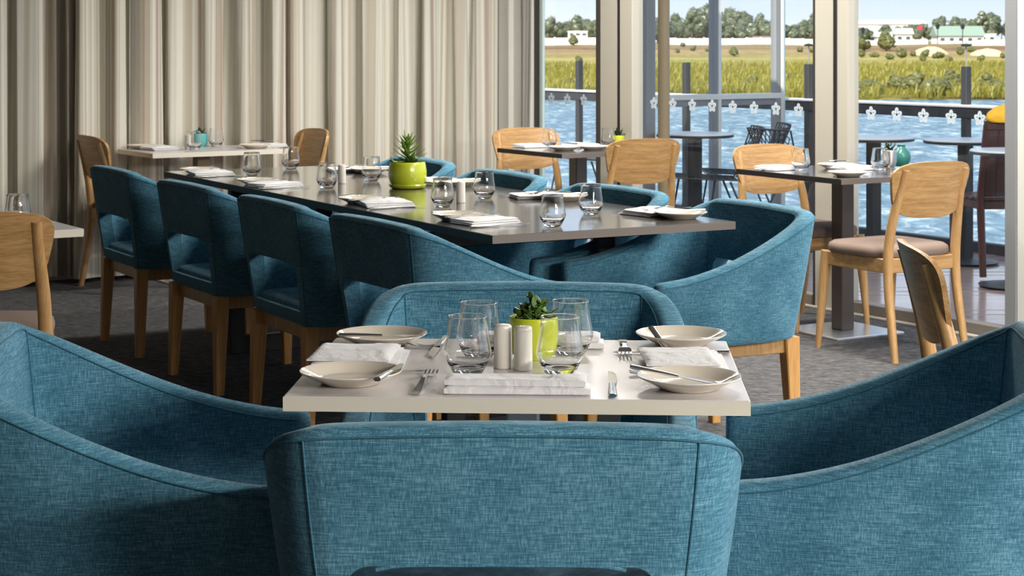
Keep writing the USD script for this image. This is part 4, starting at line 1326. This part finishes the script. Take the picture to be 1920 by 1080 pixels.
place('wooden_chair', 'pale oak chair with its back to the camera at the right window table', (1.65, 7.95, 0), TBA + 1, 'oak dining chairs')
place('wooden_chair', 'pale oak chair facing the camera at the far side of the right window table', (1.40, 8.73, 0), TBA + 180, 'oak dining chairs')
place('wooden_chair', 'pale oak chair with its back to the camera at the left window table', (0.585, 9.80, 0), ANG - 8, 'oak dining chairs')
place('wooden_chair', 'pale oak chair facing the camera at the far side of the left window table', (0.198, 10.462, 0), ANG + 174, 'oak dining chairs')
place('wooden_chair', 'oak chair at the left end of the white table by the curtain', (-2.06, 10.03, 0), ANG - 90, 'oak dining chairs')
place('wooden_chair', 'oak chair at the right end of the white table by the curtain', (-1.40, 10.47, 0), ANG + 88, 'oak dining chairs')
place('wooden_chair', 'oak chair cut off by the left edge of the picture', (-1.66, 5.68, 0), 14.0, 'oak dining chairs')
place('wooden_chair', 'oak chair seen edge-on behind the right foreground armchair', (1.30, 4.55, 0), -93, 'oak dining chairs')


# ------------------------------------------------------------------ what lies on the tables
def on(px, py, z=ZT):
    return at(px, py, z)


def ware(kind, label, px, py, rz, group, z=ZT, rot=None, dz=0.0):
    p = at(px, py, z)
    p[2] = z + dz + 0.0004
    return place(kind, label, p, rz, group, rot)


G = 'tableware on the front white table'
ware('plate', 'cream side plate at the near left corner of the front table', 658, 718, 0, G, dz=0, z=ZT)
ware('plate', 'cream side plate at the far left corner of the front table', 716, 645, 0, G)
ware('plate', 'cream side plate at the near right corner of the front table', 1292, 728, 0, G)
ware('plate', 'cream side plate at the far right corner of the front table', 1277, 645, 0, G)
ware('napkin_long', 'long folded white napkin at the near edge of the front table', 967, 735.5, FA + 0.5, G)
ware('napkin_soft', 'rumpled white napkin between the two left plates', 681, 676, 88, G)
ware('napkin_square', 'folded white napkin between the two right plates', 1288, 684, 90, G)
ware('napkin_long', 'folded white napkin behind the glasses at the far edge of the front table', 1010, 650, FA, G)
ware('fork', 'steel fork standing right of the near left plate', 778, 741, 84, G)
ware('knife', 'steel table knife pointing away at the near edge of the front table', 1149, 747, 88, G)
ware('fork', 'steel fork lying partly under the left rumpled napkin', 640, 652, -2, G)
ware('knife', 'steel table knife behind the near left plate', 569, 698.5, -1, G)
ware('fork', 'steel fork between the right napkin and the near right plate', 1388, 704, 180, G)
ware('knife', 'steel table knife above the right napkin', 1368, 664, 180, G)
ware('fork', 'steel fork pointing at the camera left of the far right plate', 1168, 640, -92, G)
ware('knife', 'steel table knife at the far edge left of the glasses', 836, 636, -95, G)


def rest_on(label, hx, hy, hz, tx, ty, tz, kind='butter_knife'):
    """A knife laid from its handle end to its tip across a plate (both given as pixel and height)."""
    a, b = at(hx, hy, hz), at(tx, ty, tz)
    d = b - a
    yaw, pitch = math.degrees(math.atan2(d[1], d[0])), -math.degrees(math.atan2(d[2], math.hypot(d[0], d[1])))
    place(kind, label, a, 0, 'butter knives on the front table', rot=(0, pitch, yaw))


rest_on('butter knife lying over the right rim of the near left plate', 707, 716, 0.772, 752, 688, 0.7705)
rest_on('butter knife lying across the far left plate', 636, 632, 0.772, 800, 633.5, 0.7715)
rest_on('butter knife crossing the left rim of the near right plate', 1180, 691, 0.786, 1330, 722, 0.758)
rest_on('butter knife pointing up over the left rim of the far right plate', 1219, 616, 0.786, 1232, 634, 0.7700)

GG = 'glass tumblers on the front table'
ware('thin_glass', 'clear tumbler at the front left of the white shakers', 877, 700, 0, GG)
ware('thin_glass', 'clear tumbler behind the left tumbler on the front table', 898, 669, 20, GG)
ware('thin_glass', 'clear tumbler at the front right, before the lime pot', 1050, 701, 40, GG)
ware('thin_glass', 'clear tumbler at the back right beside the lime pot', 1070, 665, 60, GG)
ware('salt_shaker', 'white shaker on the left of the pair on the front table', 943, 690, 0, 'white shakers on the front table')
ware('pepper_shaker', 'white shaker on the right of the pair on the front table', 981, 693.5, 0, 'white shakers on the front table')
ware('jade_pot', 'lime green pot with a leafy jade plant on the front table', 1000, 671, 0, None)

# long dark table: place settings
side = {'L': (lw, ld), 'R': (-lw, -ld)}        # (inward, right-hand is the opposite of left)
NAP = {'L': [(912, 419), (724, 386), (517, 350), (397, 329)], 'R': [(1225, 402), (1005, 371), (815, 344), (655, 321)]}
GLS = {'L': [(1036, 425), (830, 388), (613, 353), (472, 329)], 'R': [(1108, 402), (908, 372), (697, 339), (545, 317)]}
for sd in 'LR':
    inn = np.array([*side[sd][0], 0]); lft = np.array([*side[sd][1], 0])
    yaw = LA if sd == 'L' else LA + 180
    sname = 'left' if sd == 'L' else 'right'
    for k in range(4):
        c = at(*NAP[sd][k], ZT)
        where = f'at the {ords[k]} {sname} seat of the dark table'
        grp = f'{sname} settings of the dark table'
        pl = c + lft * (0.155 if sd == 'L' else 0.165) - inn * 0.03
        # keep the plate on the board
        u = (pl[:2] - FL) @ lw; v_ = (pl[:2] - FL) @ ld
        u2, v2 = np.clip(u, 0.10, LW - 0.10), np.clip(v_, 0.10, LL - 0.10)
        pl = np.array([*(FL + lw * u2 + ld * v2), ZT + 0.0004])
        place('plate', f'cream side plate {where}', pl, 0, grp)
        place('napkin_soft' if (k + (sd == 'R')) % 2 else 'napkin_square', f'folded white napkin {where}', c + [0, 0, 0.0004], yaw + (8, -12, 14, -6)[k], grp)
        place('fork', f'steel fork {where}', c + lft * 0.052 - inn * 0.125 + [0, 0, 0.0208], yaw, grp, rot=(0, 0.6, yaw))
        place('knife', f'steel table knife {where}', c - lft * 0.105 - inn * 0.115 + [0, 0, 0.0004], yaw, grp)
        place('butter_knife', f'butter knife on the plate {where}', pl - inn * 0.085 + lft * 0.02 + [0, 0, 0.0232], yaw, grp)
        place('glass', f'clear tumbler {where}', at(*GLS[sd][k], ZT) + [0, 0, 0.0004], 30 * k, f'tumblers on the dark table')
ware('agave_pot', 'lime green pot and saucer with a pointed succulent on the dark table', 764, 353, 20, None)
ware('salt_shaker', 'white shaker behind the far tumbler on the dark table', 641, 344, 0, 'white shakers on the dark table')
ware('pepper_shaker', 'white shaker right of the near left tumbler on the dark table', 864, 380, 0, 'white shakers on the dark table')

# window table on the right
G = 'tableware on the right window table'
ware('glass', 'clear tumbler at the left of the right window table', 1502, 320, 0, G)
ware('napkin_square', 'folded napkin left of the tumbler on the right window table', 1462, 318, TBA + 8, G)
ware('knife', 'dark table knife beside the tumbler on the right window table', 1424, 320, TBA + 2, G)
ware('plate', 'cream side plate at the near edge of the right window table', 1590, 331, 0, G)
ware('plate', 'cream side plate at the back of the right window table', 1568, 316, 0, G)
ware('napkin_soft', 'rumpled napkin behind the near plate on the right window table', 1598, 318, TBA, G)
ware('butter_knife', 'butter knife on the back plate of the right window table', 1555, 312, 8, G, dz=0.0235)
ware('fork', 'steel fork right of the near plate on the right window table', 1626, 331, TBA + 80, G)
ware('glass', 'clear tumbler before the dark plant on the right window table', 1650, 319, 15, G)
ware('steel_pot', 'small steel pot with a dark succulent on the right window table', 1668, 315, 0, None)
ware('vase', 'dark green rounded vase behind the steel pot', 1690, 312, 0, None)
# window table on the left
G = 'tableware on the left window table'
ware('glass', 'clear tumbler on the left window table', 1030, 276, 0, G)
ware('napkin_square', 'folded napkin beside the tumbler on the left window table', 1000, 276, ANG, G)
ware('plate', 'cream side plate on the left window table', 1058, 282, 0, G)
ware('napkin_soft', 'rumpled napkin at the right of the left window table', 1092, 276, ANG + 15, G)
ware('plate', 'second side plate at the right end of the left window table', 1112, 281, 0, G)
ware('knife', 'steel knife over the rumpled napkin on the left window table', 1082, 279, ANG + 100, G, dz=0.024)
ware('small_lime_pot', 'small lime pot with a dark succulent on the left window table', 1160, 272, 0, None)
ware('glass', 'low clear tumbler left of the small lime pot', 1140, 274, 0, G)
# white table by the curtain
G = 'tableware on the white table by the curtain'
ware('plate', 'cream side plate at the left of the curtain table', 268, 279, 0, G)
ware('napkin_soft', 'folded napkin at the left of the curtain table', 303, 281, 40, G)
ware('salt_shaker', 'white shaker on the curtain table', 352, 279, 0, G)
ware('glass', 'clear tumbler before the teal pot on the curtain table', 364, 281, 0, G)
ware('teal_pot', 'teal pot with a small dark succulent on the curtain table', 376, 275, 0, None)
ware('glass', 'clear tumbler right of the teal pot', 405, 275, 0, G)
ware('plate', 'cream side plate at the right of the curtain table', 478, 278, 0, G)
ware('napkin_square', 'folded napkin at the right end of the curtain table', 503, 275.5, 30, G)
ware('butter_knife', 'butter knife on the right plate of the curtain table', 470, 272.5, 5, G, dz=0.0232)
# white table at the left edge
ware('glass', 'clear tumbler above the cut-off oak chair at the left edge', 33, 424, 0, 'tumblers at the left edge')

# ------------------------------------------------------------------ outdoor furniture
def wire_chair(t):
    back, seat = [], []
    w = 0.23
    def B(u, v):                                  # back: u across -1..1, v up 0..1
        ww = 0.17 + 0.07 * v
        return np.array([u * ww, -0.20 - 0.13 * v - 0.03 * (1 - u * u), 0.45 + 0.34 * v])
    def S(u, v):
        return np.array([u * (0.22 - 0.03 * (1 - v)), -0.20 + 0.42 * v, 0.45 - 0.012 * (1 - u * u) + 0.02 * v])
    for fn, nm in ((B, 'back_mesh'), (S, 'seat_mesh')):
        ms = []
        for k in range(-7, 8):
            a, b = [], []
            for v in np.linspace(0, 1, 8):
                for sgn, L in ((1, a), (-1, b)):
                    u = k / 5 + sgn * (v - 0.5) * 0.9
                    if abs(u) <= 1:
                        L.append(fn(u, v))
            for L in (a, b):
                if len(L) > 1:
                    ms.append(tube(np.array(L), 0.0035, 5))
        obj(nm, cat_(*ms), 'iron', t)
        rim = [fn(-1, v) for v in np.linspace(0, 1, 6)] + [fn(u, 1) for u in np.linspace(-0.9, 0.9, 7)] + [fn(1, v) for v in np.linspace(1, 0, 6)]
        obj('rim', tube(np.array(rim), 0.006, 7), 'iron', t)
    for s in (-1, 1):
        obj('leg', tube([(s * 0.17, 0.17, 0.45), (s * 0.22, 0.24, 0.01), (s * 0.22, -0.30, 0.01), (s * 0.17, -0.12, 0.44)], 0.008, 7), 'iron', t, False)


KINDS['wire_chair'] = (wire_chair, 'wire_chair', 'chair')
for lab, E, T, rz in (('black wire chair on the deck left of the window stile, facing left', 7.51, 9.45, ANG + 60), ('black wire chair on the deck behind the other wire chair', 7.98, 9.73, ANG + 60),
                      ('black wire chair on the deck partly hidden by the dark window jamb', 8.0, 9.0, ANG - 95), ('black wire chair on the deck in the narrow left window bay', 8.02, 11.6, ANG + 30)):
    place('wire_chair', lab, rw(E, T), rz, 'black wire chairs on the deck')


def cafe_table(h, r):
    def f(t):
        obj('tabletop', lathe([(0, h - 0.022), (r - 0.006, h - 0.022), (r, h - 0.016), (r, h - 0.004), (r - 0.004, h), (0, h)], 48), 'outdoor_top', t, 40)
        obj('rim', lathe([(r - 0.002, h - 0.026), (r + 0.004, h - 0.024), (r + 0.004, h - 0.010), (r, h - 0.009)], 48), 'iron', t)
        obj('column', bx(-0.035, 0.035, -0.035, 0.035, 0.02, h - 0.022, 0.004), 'iron', t)
        obj('foot', lathe([(0, 0), (0.20, 0), (0.205, 0.006), (0.10, 0.018), (0.05, 0.03), (0, 0.03)], 32), 'iron', t)
    return f


KINDS['cafe_table'] = (cafe_table(0.755, 0.25), 'cafe_table', 'table')
for lab, E, T in (('round pale outdoor table right of the timber post', 7.40, 9.45), ('round pale outdoor table left of the tall railing post', 8.06, 8.47),
                  ('round pale outdoor table beside the dark outdoor chair', 8.33, 7.95), ('round outdoor table at the right edge behind the dark frame', 7.75, 7.02)):
    place('cafe_table', lab, rw(E, T), ANG, 'round outdoor tables')


def panel_chair(t):
    for s in (-1, 1):
        obj('rear_leg', tube(np.array([(s * 0.21, -0.24, 0), (s * 0.21, -0.20, 0.44), (s * 0.20, -0.27, 0.90)]), [0.020, 0.023, 0.018], 8), 'mahogany', t)
        obj('front_leg', taper((s * 0.21, 0.20, 0.43), (s * 0.21, 0.21, 0), 0.022, 0.017), 'mahogany', t)
    for k in range(6):
        x = -0.165 + k * 0.066
        m = bx(x - 0.031, x + 0.031, -0.008, 0.008, 0.0, 0.42, 0.003)
        obj('slat', moved(m, (0, -0.215, 0.46), rx=0.15), 'mahogany', t)
    obj('top_rail', moved(bx(-0.21, 0.21, -0.014, 0.014, -0.02, 0.025, 0.006), (0, -0.276, 0.868), rx=0.15), 'mahogany', t)
    for k in range(5):
        y = -0.16 + k * 0.085
        obj('slat', bx(-0.22, 0.22, y - 0.038, y + 0.038, 0.435, 0.455, 0.003), 'mahogany', t)
    obj('seat_frame', bx(-0.215, 0.215, -0.19, 0.21, 0.385, 0.435, 0.004), 'mahogany', t)


KINDS['panel_chair'] = (panel_chair, 'slatted_chair', 'chair')
pc = np.array([2.885, 10.70, 0])
place('panel_chair', 'dark reddish-brown slatted chair outside at the right, under a yellow cushion', pc, 8, None)
cush = trimesh.creation.icosphere(3, 1.0)
v = cush.vertices
v[:] = v * (1 + 0.16 * (meshkit.fbm(v * 1.6, 3, 4)[:, None] - 0.5) * 2)
v[:, 2] = np.clip(v[:, 2], -0.6, 1) * 0.066
v[:, 0] *= 0.125 * (1 - 0.45 * np.clip(v[:, 2] / 0.066, 0, 1)); v[:, 1] *= 0.07
hd = local(pc, 8, -0.085, -0.279)
cu = thing('cushion', 'crumpled yellow-orange cushion on top of the dark slatted chair', 'cushion', (hd[0], hd[1], 0.932), 8)
obj('cover', cush, 'yellow_cloth', cu, 45)
obj('seam', tube(np.array([(0.100 * math.cos(a), 0.066 * math.sin(a), -0.02) for a in np.linspace(0, 2 * np.pi, 28)]), 0.003, 6), 'yellow_cloth', cu)
